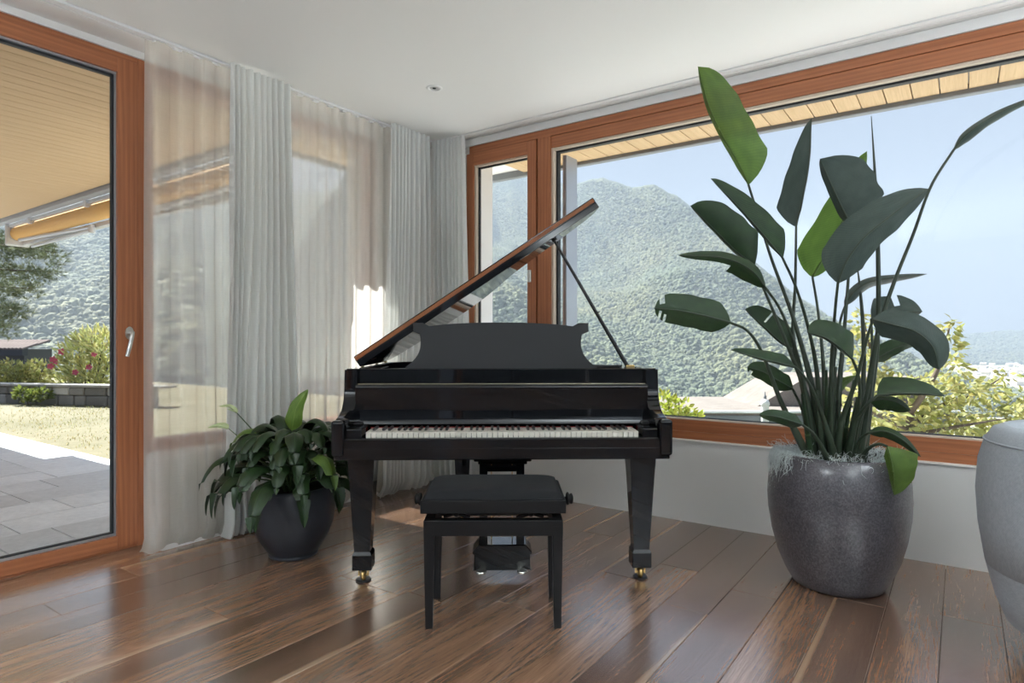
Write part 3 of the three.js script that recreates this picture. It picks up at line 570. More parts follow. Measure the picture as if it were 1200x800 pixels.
{ // bird of paradise in a tall glazed pot
  const C = P(981, 690, 2.93).setY(0), D = 2.93, mpx = D / 740;
  const plant = thing('bird_of_paradise_plant', 'tall bird of paradise plant in a glazed grey stone pot', 'potted plant', [C.x, 0, C.z]);
  const loc = (v) => v.clone().sub(C);
  const glazeTex = texture(512, 512, (u, v) => { const f = fbm(u * 90, v * 90, 3, 151), g = fbm(u * 6, v * 7, 4, 153), s = vnoise(u * 200, v * 200, 155); return mix3([46, 45, 50], [124, 121, 128], clamp(0.12 + 0.7 * (f - 0.2) + 0.2 * g + (s > 0.84 ? -0.35 : 0), 0, 1)); });
  glazeTex.repeat.set(4, 2.4);
  const glaze = phys({ map: glazeTex, roughness: 0.4, clearcoat: 0.6, clearcoatRoughness: 0.1, bumpMap: glazeTex, bumpScale: 0.0006 });
  const pot = mesh('pot', lathe([[0, 0.0], [0.175, 0.0], [0.192, 0.008], [0.222, 0.06], [0.256, 0.14], [0.281, 0.235], [0.297, 0.335], [0.301, 0.41], [0.296, 0.49], [0.281, 0.56], [0.268, 0.592], [0.262, 0.604], [0.252, 0.607], [0.243, 0.600], [0.244, 0.575], [0.250, 0.53], [0.0, 0.53]], 72), glaze, plant);
  mesh('soil', lathe([[0.249, 0.548], [0.15, 0.556], [0, 0.556]], 32), std({ color: lin(0.03, 0.022, 0.016), roughness: 1 }), pot);
  { // silvery air-plant moss round the rim
    const list = [];
    for (let k = 0; k < 900; k++) {
      const a = k % 3 ? rr(0, 6.283) : 2.55 + rr(-0.7, 0.7), hang = rnd() < 0.16, left = Math.cos(a - 2.6) > 0.2; const r0 = rr(0.15, 0.25);
      let p = V(Math.cos(a) * r0, rr(0.555, 0.60), Math.sin(a) * r0); const pts = [p.clone()]; const out = V(Math.cos(a + rr(-1, 1)), 0, Math.sin(a + rr(-1, 1)));
      for (let m = 0; m < 4; m++) { p = p.clone().addScaledVector(out, rr(0.0, hang ? 0.024 : 0.016)).add(V(rr(-0.016, 0.016), m < 2 ? rr(0.0, 0.024) : hang ? rr(-0.05, -0.01) : rr(-0.016, 0.02), rr(-0.016, 0.016))); pts.push(p.clone()); }
      list.push(tube(pts, [0.0011, 0.0009, 0.0005], 6, 3));
    }
    for (const [a0, len] of [[2.3, 0.10], [2.45, 0.14], [2.6, 0.19], [2.75, 0.12], [2.5, 0.08], [5.5, 0.16], [5.66, 0.26], [5.8, 0.14], [2.9, 0.1]]) for (let k = 0; k < 26; k++) { const a = a0 + rr(-0.2, 0.2); let p = V(Math.cos(a) * 0.262, rr(0.608, 0.63), Math.sin(a) * 0.262); const pts = [V(p.x * 0.9, 0.60, p.z * 0.9), p]; for (let m = 1; m < 5; m++) pts.push(V(p.x * (1.06 + 0.012 * m) + rr(-0.014, 0.014), 0.608 - len * m / 4 * rr(0.7, 1), p.z * (1.06 + 0.012 * m) + rr(-0.014, 0.014))); list.push(tube(pts, [0.001, 0.0009, 0.0004], 8, 3)); }
    const moss = mesh('moss', merge(list), std({ color: lin(0.62, 0.68, 0.68), roughness: 0.9 }), plant); moss.userData.kind = 'stuff'; moss.userData.label = 'silvery air plant moss';
  }
  const F = leafFresh, K = leafDark, G = leafGrey;
  // [material, midrib pixels base to tip with depth offset, half widths in pixels left/right of the growing direction, turns, curl, petiole pixels from blade to pot, extras]
  const leaves = [
    [F, [[877, 216, 0.1], [867, 195, 0.09], [850, 165, 0.06], [831, 125, 0.02], [818, 78, -0.02]], 7, 38, 0.9, 0.25, 0.2, [[877, 216, 0.1], [886, 245, 0.1], [903, 300, 0.08], [932, 380, 0.04], [955, 470, 0], [962, 545, 0]], { blunt: 4 }],
    [G, [[933, 265, 0.2], [941, 228, 0.2], [948, 188, 0.2], [951, 139, 0.22]], 29, 6, 0.25, 1.2, 0.15, [[933, 265, 0.2], [932, 330, 0.16], [930, 400, 0.1], [948, 480, 0.03], [965, 545, 0.02]], { blunt: 0.6 }],
    [G, [[998, 264, 0.05], [988, 246, 0.05], [975, 218, 0.05], [961, 186, 0.06]], 9, 48, 0.7, 0.3, 0.1, [[998, 264, 0.06], [996, 300, 0.1], [990, 380, 0.08], [982, 470, 0.03], [978, 545, 0]], { blunt: 5 }],
    [F, [[952, 324, 0.22], [972, 290, 0.24], [993, 245, 0.26], [1016, 177, 0.28]], 36, 16, 0.3, 0.5, 0.1, [[952, 324, 0.22], [958, 360, 0.2], [965, 430, 0.12], [968, 545, 0.03]], { blunt: 0.5 }],
    [G, [[982, 331, -0.25], [992, 306, -0.27], [1012, 279, -0.28], [1045, 252, -0.27], [1088, 221, -0.2]], 29, 22, 0.45, 0.75, -0.25, [[982, 331, -0.25], [979, 360, -0.22], [974, 440, -0.12], [975, 545, -0.04]], { blunt: 1.5 }],
    [K, [[917, 302, -0.1], [898, 279, -0.14], [870, 247, -0.18], [833, 209, -0.22]], 6, 25, 1.0, 0.5, 0.25, [[917, 302, -0.1], [934, 340, -0.08], [955, 420, -0.04], [966, 545, -0.02]], { blunt: 0.4 }],
    [K, [[884, 311, 0.06], [862, 294, 0.03], [838, 270, 0.0], [809, 241, -0.04]], 5, 37, 0.9, 0.35, 0.2, [[884, 311, 0.06], [894, 336, 0.06], [921, 400, 0.04], [950, 480, 0.02], [958, 545, 0.0]], { blunt: 2.5 }],
    [K, [[897, 337, -0.18], [882, 318, -0.2], [851, 303, -0.24], [795, 299, -0.28]], 16, 11, 0.4, 0.8, 0.2, [[897, 337, -0.18], [914, 362, -0.15], [938, 430, -0.08], [956, 545, -0.04]], { blunt: 2, tears: [[0.72, 1, 0.3, 0.35]] }],
    [K, [[856, 378, -0.3], [826, 370, -0.33], [797, 364, -0.34], [767, 361, -0.35]], 17, 20, 0.35, 0.35, 0.15, [[856, 378, -0.3], [874, 386, -0.26], [890, 407, -0.2], [915, 470, -0.12], [952, 545, -0.05]], { blunt: 7, tears: [[0.86, 1, 0.02, 0.3], [0.93, 1, 0.015, 0.2], [0.9, -1, 0.02, 0.3]] }],
    [K, [[927, 409, 0.12], [912, 398, 0.12], [897, 384, 0.12], [873, 362, 0.12]], 3, 22, 0.8, 0.3, 0.1, [[927, 409, 0.12], [940, 450, 0.1], [955, 545, 0.03]], { blunt: 4, tears: [[0.62, -1, 0.03, 0.1]] }],
    [K, [[932, 430, -0.3], [912, 425, -0.33], [888, 419, -0.35], [857, 410, -0.36]], 3, 13, 0.8, 0.55, 0.2, [[932, 430, -0.3], [946, 446, -0.26], [962, 482, -0.18], [980, 545, -0.1]], { blunt: 0.8, tears: [[0.3, -1, 0.012, 0.3]] }],
    [K, [[929, 456, 0.02], [912, 446, 0.0], [895, 436, 0.0], [876, 430, 0.0]], 12, 13, 0.5, 0.4, 0.15, [[929, 456, 0.02], [940, 480, 0.02], [955, 548, 0]], { blunt: 6, tears: [[0.9, 1, 0.03, 0.3]] }],
    [K, [[999, 421, -0.22], [985, 408, -0.26], [968, 396, -0.28], [946, 389, -0.3]], 5, 25, 0.9, 0.5, 0.35, [[999, 421, -0.22], [1006, 440, -0.2], [1007, 470, -0.15], [996, 520, -0.08], [990, 548, -0.05]], { blunt: 3 }],
    [G, [[990, 357, 0.15], [1002, 341, 0.16], [1018, 331, 0.17], [1045, 326, 0.18], [1086, 321, 0.2]], 11, 12, 0.7, 0.6, 0.5, [[992, 354, 0.15], [985, 375, 0.14], [975, 450, 0.08], [975, 545, 0.02]], { blunt: 0.3 }],
    [G, [[1021, 373, 0.1], [1038, 370, 0.08], [1058, 366, 0.06], [1081, 365, 0.05]], 26, 14, 0.35, 0.6, 0.1, [[1021, 373, 0.1], [1022, 420, 0.1], [1012, 545, 0.03]], { blunt: 2, tears: [[0.55, 1, 0.05, 0.45]] }],
    [G, [[1023, 374, -0.3], [1045, 380, -0.33], [1072, 388, -0.36], [1092, 405, -0.38], [1100, 433, -0.38]], 20, 19, 0.5, 0.55, 0.2, [[1023, 374, -0.3], [1015, 400, -0.26], [1005, 440, -0.2], [985, 500, -0.1], [980, 548, -0.06]], { blunt: 4 }],
    [K, [[1025, 422, 0.05], [1042, 412, 0.04], [1058, 405, 0.02], [1078, 402, 0.02]], 14, 9, 0.3, 0.6, 0.1, [[1025, 422, 0.05], [1018, 470, 0.04], [1010, 548, 0.02]], { blunt: 1 }],
    [K, [[1028, 463, -0.2], [1050, 461, -0.22], [1078, 461, -0.24], [1107, 464, -0.25]], 21, 4, 0.35, 0.9, 0.2, [[1028, 463, -0.2], [1015, 475, -0.18], [1000, 500, -0.1], [990, 548, -0.05]], { blunt: 0.8 }],
    [K, [[1020, 469, -0.12], [1035, 468, -0.14], [1050, 471, -0.15], [1067, 481, -0.16]], 6, 14, 0.5, 0.4, 0.2, [[1020, 469, -0.12], [1008, 490, -0.1], [995, 548, -0.04]], { blunt: 4 }],
    [K, [[1018, 507, -0.22], [1036, 505, -0.26], [1056, 514, -0.3], [1079, 535, -0.32]], 6, 9, 0.4, 0.5, 0.3, [[1018, 507, -0.22], [1008, 515, -0.18], [1000, 550, -0.12]], { blunt: 0.8 }],
    [F, [[1040, 523, -0.3], [1044, 540, -0.33], [1047, 558, -0.33], [1048, 580, -0.32]], 27, 8, 0.3, 0.8, 0.1, [[1040, 523, -0.3], [1030, 520, -0.27], [1015, 528, -0.2], [1006, 550, -0.12]], { blunt: 0.5 }],
    [K, [[941, 498, -0.32], [926, 493, -0.36], [909, 488, -0.38], [890, 486, -0.4]], 8, 10, 0.5, 0.5, 0.2, [[941, 498, -0.32], [953, 508, -0.27], [966, 530, -0.2], [974, 552, -0.14]], { blunt: 2 }],
    [G, [[1118, 175, -0.1], [1128, 162, -0.12], [1148, 146, -0.14], [1178, 129, -0.15], [1228, 108, -0.15]], 10, 12, 0.75, 0.5, 0.7, [[1118, 175, -0.1], [1092, 216, -0.08], [1070, 275, -0.05], [1048, 330, -0.03], [1030, 385, -0.02], [1016, 470, 0], [1004, 548, 0]], { blunt: 0.05 }],
    [F, [[966, 470, 0.1], [978, 458, 0.12], [990, 447, 0.14], [1003, 440, 0.15]], 8, 8, 0.4, 0.5, 0.1, [[966, 470, 0.1], [966, 545, 0.03]], { blunt: 1 }],
  ];
  leaves.forEach(([mat, mid, wl, wr, al, ar, curl, st, ex], n) => {
    const pts = mid.map(([x, y, o]) => P(x, y, D + o)), stem = st.map(([x, y, o]) => P(x, y, D + o));
    const foot = stem[stem.length - 1].clone(); foot.y = 0.53; foot.x = lerp(C.x, foot.x, 0.9); foot.z = lerp(C.z, foot.z, 0.9); stem.push(foot);
    const g = bladeGeo(pts, { wl: wl * mpx, wr: wr * mpx, al, ar, curl, seed: n + 1, ...ex }).translate(-C.x, 0, -C.z);
    const leaf = mesh('leaf', g, mat, plant);
    const last = stem.length > 4 ? 0.017 : 0.009;
    mesh('petiole', tube(stem.map(loc), [0.0055, 0.0065, 0.008, 0.011, last, last], 36, 8), stemMat, leaf);
    mesh('midrib', tube(pts.map(loc), [0.005, 0.004, 0.003, 0.0015], 24, 6), mat === F ? leafFresh : stemMat, leaf);
  });
  for (const pts of [[[1021, 136, 0.05], [1025, 200, 0.05], [1029, 300, 0.04], [1028, 400, 0.03], [1018, 480, 0.02], [1003, 560, 0]], [[1003, 300, 0.2], [1008, 340, 0.18], [1012, 400, 0.14], [1010, 480, 0.08], [1000, 560, 0.02]]])
    mesh('spear_leaf', tube(pts.map(([x, y, o]) => loc(P(x, y, D + o))), [0.0015, 0.0075, 0.010, 0.011, 0.013, 0.017], 40, 8), stemMat, plant);
  for (let k = 0; k < 9; k++) { const x = 938 + k * 9.5, o = rr(-0.12, 0.12); mesh('leaf_sheath', tube([P(x + rr(-8, 8), rr(420, 470), D + o), P(lerp(x, 975, 0.2), 500, D + o * 0.8), P(lerp(x, 975, 0.4), 556, D + o * 0.6)].map(loc), [0.007, 0.013, 0.017], 16, 8), k % 3 ? stemMat : leafDark, plant); }
}
{ // peace lily in a dark round pot
  const C = P(344, 640, 3.33).setY(0);
  const plant = thing('peace_lily_plant', 'drooping peace lily with pale green buds in a dark blue pot', 'potted plant', [C.x, 0, C.z]);
  const pot = mesh('pot', lathe([[0, 0], [0.118, 0], [0.124, 0.004], [0.126, 0.016], [0.118, 0.020], [0.134, 0.034], [0.176, 0.10], [0.203, 0.17], [0.212, 0.235], [0.208, 0.30], [0.196, 0.345], [0.190, 0.36], [0.180, 0.362], [0.176, 0.352], [0.18, 0.32], [0, 0.32]], 64), phys({ color: lin(0.028, 0.031, 0.040), roughness: 0.42 }), plant);
  mesh('soil', lathe([[0.182, 0.325], [0.08, 0.335], [0, 0.335]], 24), std({ color: lin(0.03, 0.022, 0.016), roughness: 1 }), pot);
  const lilyLeaf = phys({ map: leafTex([24, 44, 22], [48, 74, 36], [66, 90, 50], 161, 18), roughness: 0.38, transmission: 0.14, thickness: 0, specularIntensity: 0.9, side: THREE.DoubleSide });
  const lilyLight = phys({ map: leafTex([86, 122, 38], [126, 158, 66], [150, 176, 96], 171, 18), roughness: 0.45, transmission: 0.42, thickness: 0, side: THREE.DoubleSide });
  const spathe = phys({ color: lin(0.55, 0.66, 0.36), roughness: 0.5, transmission: 0.3, thickness: 0, side: THREE.DoubleSide });
  const stalk = phys({ color: lin(0.05, 0.09, 0.03), roughness: 0.45 });
  const leafOn = (path, len, w, mat, seed, droop) => {
    // path: petiole; the blade goes on from its end, bending down
    const e = path[path.length - 1], d = e.clone().sub(path[path.length - 2]).normalize(), pts = [e.clone()]; let q = e.clone(), dir = d.clone();
    for (let k = 0; k < 6; k++) { dir.y -= droop * (0.55 + 0.3 * k); dir.normalize(); q = q.clone().addScaledVector(dir, len / 6); q.y = Math.max(q.y, 0.03); pts.push(q.clone()); }
    const side = V(d.x, 0, d.z).normalize(); const up = V(0, -1, 0).addScaledVector(side, 0.9 * droop).normalize();
    const g = bladeGeo(pts, { wl: w, wr: w, al: 0.3, ar: 0.3, curl: 0.25, wave: 0.1, seed, blunt: -0.5, N: 18, K: 3, view: up });
    const leaf = mesh('leaf', g, mat, plant);
    mesh('petiole', tube(path, [0.0045, 0.0035], 10, 5), stalk, leaf);
    return leaf;
  };
  for (let k = 0; k < 104; k++) {
    const ring = k / 104, a = k * 2.39996 + rr(-0.25, 0.25), rad = lerp(0.045, 0.25, Math.pow(ring, 0.7)) * rr(0.85, 1.12), h = lerp(0.68, 0.42, Math.pow(ring, 1.1)) * rr(0.92, 1.06);
    const b = V(Math.cos(a) * 0.06 * rnd(), 0.34, Math.sin(a) * 0.06 * rnd()), e = V(Math.cos(a) * rad, Math.min(h, 0.62), Math.sin(a) * rad), m = V(Math.cos(a) * rad * 0.45, lerp(0.34, h, 0.65), Math.sin(a) * rad * 0.45);
    leafOn([b, m, e], rr(0.23, 0.33), rr(0.048, 0.07), rnd() < 0.035 ? lilyLight : lilyLeaf, k, lerp(0.42, 0.5, ring) * rr(0.8, 1.2));
  }
  const px = (x, y, o = 0) => P(x, y, 3.33 + o).sub(C);
  { // the one upright young leaf and the small ones near it
    const up = mesh('leaf', bladeGeo([px(342, 504, -0.02), px(344, 492, -0.03), px(348, 476, -0.03), px(361, 456, -0.02)], { wl: 0.052, wr: 0.046, al: 0.2, ar: 0.3, curl: 0.1, seed: 4, blunt: 0, view: FW }), lilyLight, plant);
    mesh('petiole', tube([px(342, 504, -0.02), px(338, 530), px(342, 580)], [0.003, 0.004], 12, 6), stalk, up);
    const s2 = mesh('leaf', bladeGeo([px(330, 538, -0.12), px(328, 528, -0.14), px(332, 516, -0.14), px(340, 506, -0.12)], { wl: 0.026, wr: 0.026, al: 0.3, ar: 0.3, seed: 6, blunt: 0, view: FW }), lilyLight, plant);
    mesh('petiole', tube([px(330, 538, -0.12), px(336, 560, -0.1), px(342, 590, 0)], [0.003, 0.004], 12, 6), stalk, s2);
  }
  for (const [tip, base, foot, w] of [[[256, 476], [278, 484], [302, 512], 0.020], [[243, 501], [268, 502], [284, 516], 0.026], [[309, 512], [324, 521], [330, 545], 0.022]]) {
    const f = mesh('flower', bladeGeo([px(base[0], base[1], -0.05), px(lerp(base[0], tip[0], 0.4), lerp(base[1], tip[1], 0.6) - 3, -0.05), px(tip[0], tip[1], -0.05)], { wl: w, wr: w, al: 0.5, ar: 0.5, curl: 0.7, seed: 9, blunt: -0.3, N: 16, K: 4, view: FW }), spathe, plant);
    mesh('stalk', tube([px(base[0], base[1], -0.05), px(foot[0], foot[1], -0.03), px(335, 575)], [0.0025, 0.0035], 14, 6), stalk, f);
    mesh('spadix', tube([px(base[0], base[1] - 1, -0.055), px(lerp(base[0], tip[0], 0.5), lerp(base[1], tip[1], 0.5) - 1, -0.055)], [0.004, 0.003], 6, 6), spathe, f);
  }
}
// ---------------------------------------------------------------- upholstered tub chair at the right edge
{
  const C = P(1176, 600, 2.12), fabricTex = texture(512, 512, (u, v) => { const f = fbm(u * 120, v * 120, 3, 181), t = 0.5 + 0.25 * Math.sin(u * 512 * 1.2) * Math.sin(v * 512 * 1.2); return mix3([150, 158, 168], [196, 202, 208], clamp(0.5 * f + 0.5 * t, 0, 1)); });
  fabricTex.repeat.set(2.5, 1.5);
  const fab = phys({ map: fabricTex, roughness: 0.95, sheen: 0.3, sheenColor: lin(0.5, 0.55, 0.6), sheenRoughness: 0.6 });
  const o = C.clone().addScaledVector(RT, 0.415);
  const ch = thing('tub_armchair', 'pale blue grey upholstered tub armchair beside the stone pot', 'armchair', [o.x, 0, o.z]);
  // round base, thick back and arms open towards the room, seat cushion
  mesh('base', lathe([[0.0, 0.10], [0.27, 0.10], [0.325, 0.125], [0.355, 0.20], [0.384, 0.32], [0.384, 0.36], [0.35, 0.40], [0.0, 0.42]], 72), fab, ch);
  const wall = [[0.262, 0.36], [0.384, 0.32], [0.405, 0.46], [0.412, 0.58], [0.405, 0.69], [0.385, 0.765], [0.36, 0.805], [0.325, 0.82], [0.29, 0.81], [0.265, 0.77], [0.262, 0.60], [0.262, 0.36]], p0 = 2.09, pl = 4.62;
  mesh('back_and_arms', merge([new THREE.LatheGeometry(wall.map(([r, y]) => new THREE.Vector2(r, y)), 72, p0, pl), ...[p0, p0 + pl].map((a) => extrude(wall.slice(0, -1), 0.024, 0.010).translate(0, 0, -0.012).rotateY(a - Math.PI / 2))]), fab, ch);
  mesh('seat_cushion', lathe([[0.0, 0.44], [0.22, 0.44], [0.25, 0.455], [0.258, 0.48], [0.25, 0.505], [0.22, 0.515], [0.0, 0.52]], 48), fab, ch);
  mesh('rim_seam', new THREE.TorusGeometry(0.386, 0.004, 8, 80, 4.62).rotateX(Math.PI / 2).rotateY(2.09 - Math.PI / 2 + 4.62).translate(0, 0.764, 0), fab, ch);
  for (let k = 0; k < 4; k++) { const a = k * Math.PI / 2 + 0.4; mesh('leg', bar(V(Math.cos(a) * 0.24, 0.0, Math.sin(a) * 0.24), V(Math.cos(a) * 0.21, 0.11, Math.sin(a) * 0.21), 0.013, 0.018, 12), pianoSatin, ch); }
}
// ---------------------------------------------------------------- fill lights added behind the viewer, unseen, to brighten the ceiling
const fillGlow = std({ color: lin(1, 1, 1), emissive: lin(0.97, 0.98, 1.0), emissiveIntensity: 3 });
const fillWhite = std({ color: lin(0.8, 0.8, 0.8), roughness: 0.4, side: THREE.DoubleSide });
const FILL_LIGHT = 98;
for (const [x, z, label] of [[6.5, 2.4, 'added unseen fill uplight near the lake window end'], [6.5, 5.4, 'added unseen fill uplight by the plain wall'], [2.3, 6.5, 'added unseen fill uplight before the tall narrow windows']]) {
  const t = thing('added_fill_uplight', label, 'added fill light', [x, 0, z]);
  mesh('base', lathe([[0, 0], [0.19, 0], [0.19, 0.015], [0.03, 0.035], [0.0, 0.035]], 40), fillWhite, t);
  mesh('pole', bar(V(0, 0.03, 0), V(0, 1.56, 0), 0.016, 0.016, 16), fillWhite, t);
  mesh('bowl', lathe([[0.02, 1.55], [0.25, 1.58], [0.44, 1.66], [0.455, 1.69], [0.44, 1.685], [0.25, 1.60], [0.0, 1.575]], 48), fillWhite, t);
  mesh('fill_disc', new THREE.CylinderGeometry(0.40, 0.40, 0.004, 40).translate(0, 1.655, 0), fillGlow, t);
  const l = new THREE.RectAreaLight(new THREE.Color(0.85, 0.94, 1.0), FILL_LIGHT, 0.7, 0.7); l.position.set(x, 1.70, z); l.lookAt(x, 3, z); scene.add(l);
}
// ---------------------------------------------------------------- outside: house parts
const eaveGrey = std({ color: lin(0.20, 0.21, 0.22), roughness: 0.6 }), fasciaGrey = std({ color: lin(0.33, 0.34, 0.35), roughness: 0.6 });
{ // roof underside over the lake window: boards running outward
  const roof = struct('trim_3', merge([span(-0.66, 8, 2.66, 2.95, -0.80, -0.12), span(-0.66, -0.12, 2.66, 2.95, -0.12, 1.03)]), outerWhite, 'wooden boarded roof overhang outside the windows');
  for (let k = 0; k * 0.14 < 7.2; k++) mesh('soffit_board', span(0.5 + k * 0.14, 0.5 + k * 0.14 + 0.134, 2.63, 2.662, -0.79, -0.11, 0.002, 'z'), larch, roof);
  for (let k = 0; k < 6; k++) mesh('soffit_board', span(-0.63 + k * 0.085, -0.63 + k * 0.085 + 0.081, 2.63, 2.662, 0.2, 1.03, 0.002, 'z'), larch, roof);
  mesh('gutter', merge([span(-0.70, 8, 2.60, 2.78, -0.85, -0.79, 0.01), span(-0.70, -0.64, 2.60, 2.78, -0.85, 1.03, 0.01)]), eaveGrey, roof);
}
const TERR = -0.10;
{ // terrace roof with larch boards, edge beam and posts out of view
  const tr = struct('trim_4', span(-9, -0.12, 2.68, 2.95, 1.12, 6.0), outerWhite, 'boarded timber ceiling above the terrace');
  for (let k = 0; k * 0.118 < 8.6; k++) {
    const x = -0.32 - k * 0.118;
    mesh('soffit_board', span(x - 0.114, x, 2.655, 2.682, 1.14, 6.0, 0.003, 'z'), larch, tr);
  }
  mesh('edge_beam', span(-9, -0.12, 2.61, 2.95, 1.04, 1.13, 0.008), fasciaGrey, tr);
}
{ // rolled-in awning
  const aw = thing('awning', 'rolled orange fabric awning with grey folded arms under the terrace roof', 'awning', [-3.45, 2.50, 0.94]);
  const cloth = std({ color: lin(0.72, 0.42, 0.14), roughness: 0.9 }), alu = std({ color: lin(0.62, 0.63, 0.64), roughness: 0.4, metalness: 0.3 });
  mesh('fabric_roll', new THREE.CylinderGeometry(0.088, 0.088, 5.46, 36, 8).rotateZ(Math.PI / 2), cloth, aw);
  mesh('torsion_bar', span(-2.75, 2.75, 0.07, 0.11, 0.06, 0.10, 0.004), alu, aw);
  mesh('front_rail', span(-2.75, 2.75, -0.14, -0.085, -0.12, -0.05, 0.01), alu, aw);
  for (const s of [-1, 1]) mesh('end_bracket', new RoundedBoxGeometry(0.05, 0.30, 0.26, 2, 0.02).translate(s * 2.75, -0.01, 0.0), alu, aw);
  for (const s of [-1, 1]) {
    const arm = mesh('folding_arm', bar(V(s * 2.6, -0.09, 0.02), V(s * 0.6, -0.13, -0.03), 0.024, 0.021, 12), alu, aw);
    mesh('fore_arm', bar(V(s * 0.6, -0.165, -0.03), V(s * 2.5, -0.17, -0.08), 0.021, 0.019, 12), alu, arm);
    mesh('elbow', new THREE.CylinderGeometry(0.034, 0.034, 0.085, 16).translate(s * 0.6, -0.15, -0.03), alu, arm);
  }
  for (const x of [-2.0, -0.4, 1.2]) mesh('wall_clip', span(x - 0.03, x + 0.03, 0.04, 0.16, 0.06, 0.12, 0.006), alu, aw);
}
// ---------------------------------------------------------------- terrace slabs, lawn
const stoneTex = texture(512, 512, (u, v) => { const f = fbm(u * 40, v * 40, 4, 91), g = fbm(u * 6, v * 6, 3, 93), s = vnoise(u * 220, v * 220, 95); return mix3([196, 198, 203], [240, 241, 244], clamp(0.25 + 0.5 * f + 0.3 * (g - 0.5) + 0.3 * (s - 0.5), 0, 1)); });
const stones = [1.0, 0.9, 0.8].map((k) => std({ map: stoneTex, color: lin(k, k, k), roughness: 0.75 }));
{
  const terr = struct('terrace', span(-9, -0.3, -0.4, TERR - 0.035, 0.94, 9), std({ color: lin(0.10, 0.10, 0.10), roughness: 1 }), 'grey granite slab terrace under the roof');
  for (let i = 0; i < 20; i++) {
    const x1 = -0.31 - i * 0.44, x0 = x1 - 0.434; let z = 0.95;
    while (z < 5.2) { const l = [0.34, 0.5, 0.66, 0.8][Math.floor(rnd() * 4)], g = span(x0, x1, TERR - 0.04, TERR - rr(0, 0.003), z, Math.min(z + l, 5.4) - 0.007, 0.003); mesh('slab', uvMetres(g, 'x', 1), stones[Math.floor(rnd() * 3)], terr); z += l; }
  }
}
const lawnTex = texture(1024, 1024, (u, v) => { const f = fbm(u * 90, v * 90, 4, 101), g = fbm(u * 7, v * 7, 4, 103); return mix3([158, 154, 104], [226, 214, 172], clamp(0.1 + 0.5 * f + 0.75 * (g - 0.22), 0, 1)); });
lawnTex.repeat.set(0.12, 0.12);
const lawnMat = std({ map: lawnTex, color: lin(0.30, 0.30, 0.33), roughness: 1 });
const toW = (d, l, y = 0) => CAM.clone().addScaledVector(FW, d).addScaledVector(RT, l).setY(y);
{
  const g = sheet(60, 60, (u, v) => { const x = -0.4 - 24 * u, z = 0.96 - 6.5 * v; return V(x, TERR - 0.015 + 0.03 * (vnoise(x * 0.8, z * 0.8, 3) - 0.5), z); }, 24, 6.6);
  const l = struct('ground_lawn', g, lawnMat, 'sunlit dry lawn beyond the terrace');
  const blade = new THREE.BufferGeometry(); blade.setAttribute('position', new THREE.Float32BufferAttribute([-0.004, 0, 0, 0.004, 0, 0, 0.006, 0.045, 0.008, -0.002, 0.04, 0.01], 3)); blade.setIndex([0, 1, 2, 0, 2, 3]); blade.computeVertexNormals();
  const n = 14000, im = new THREE.InstancedMesh(blade, phys({ color: lin(0.34, 0.33, 0.18), roughness: 0.9, transmission: 0.5, thickness: 0, side: THREE.DoubleSide }), n), M = new THREE.Matrix4(), q = new THREE.Quaternion(), c = new THREE.Color();
  for (let k = 0; k < n; k++) { const x = -1.5 - 16 * rnd(), z = 0.82 - 6 * rnd(); M.compose(V(x, TERR - 0.03, z), q.setFromEuler(new THREE.Euler(rr(-0.4, 0.4), rr(0, 6.28), rr(-0.4, 0.4))), V(1, rr(0.5, 1.1), 1)); im.setMatrixAt(k, M); const t = rr(0.7, 1.2); im.setColorAt(k, c.setRGB(t * rr(0.9, 1.2), t, t * 0.9)); }
  im.name = 'lawn_grass'; im.userData = { kind: 'stuff', label: 'short dry grass of the lawn', category: 'grass' }; scene.add(im);
}
{ // low garden wall of stone blocks
  const a = onFloor(-70, 469, TERR), b = onFloor(175, 475, TERR), dir = b.clone().sub(a), L = dir.length(), turn = Math.atan2(-dir.z, dir.x);
  const w = thing('garden_wall', 'low rough stone wall at the far edge of the lawn', 'wall', [a.x, TERR - 0.03, a.z], turn);
  const dark = [0.18, 0.26, 0.36, 0.6].map((k) => std({ map: stoneTex, color: lin(k * 1.05, k, k * 0.92), roughness: 0.95 }));
  let x = 0; const rows = [[0, 0.20], [0.205, 0.16]];
  for (const [y, h] of rows) { x = y ? -0.12 : 0; while (x < L) { const l = rr(0.22, 0.55); mesh('stone', new RoundedBoxGeometry(l - 0.02, h, rr(0.26, 0.3), 2, 0.03).translate(x + l / 2, y + h / 2, 0), dark[Math.floor(rnd() * 3.15)], w); x += l; } }
  for (x = -0.1; x < L; x += 0.7) mesh('coping_stone', new RoundedBoxGeometry(0.69, 0.05, 0.36, 2, 0.012).translate(x + 0.35, 0.39, 0), dark[2], w);
}
{ // pale sunlit ground added to bounce light onto the ceiling and the sheers
  const gr = texture(512, 512, (u, v) => { const f = fbm(u * 120, v * 120, 3, 191), s = vnoise(u * 230, v * 230, 193); return mix3([200, 199, 196], [236, 235, 231], clamp(0.6 * f + 0.5 * s, 0, 1)); });
  gr.repeat.set(0.5, 0.5);
  struct('ground_added_bounce', uvMetres(span(-0.3, 7.5, -1.2, -0.62, -6.8, -0.30), 'x'), std({ map: gr, roughness: 1 }), 'added unseen pale ground below the lake window bouncing sunlight to the ceiling');
  struct('ground_added_bounce', uvMetres(span(-2.7, -0.31, -0.4, TERR + 0.01, -1.8, 0.93), 'x'), std({ map: gr, roughness: 1 }), 'added pale strip along the garden wall bouncing sunlight to the sheers');
}
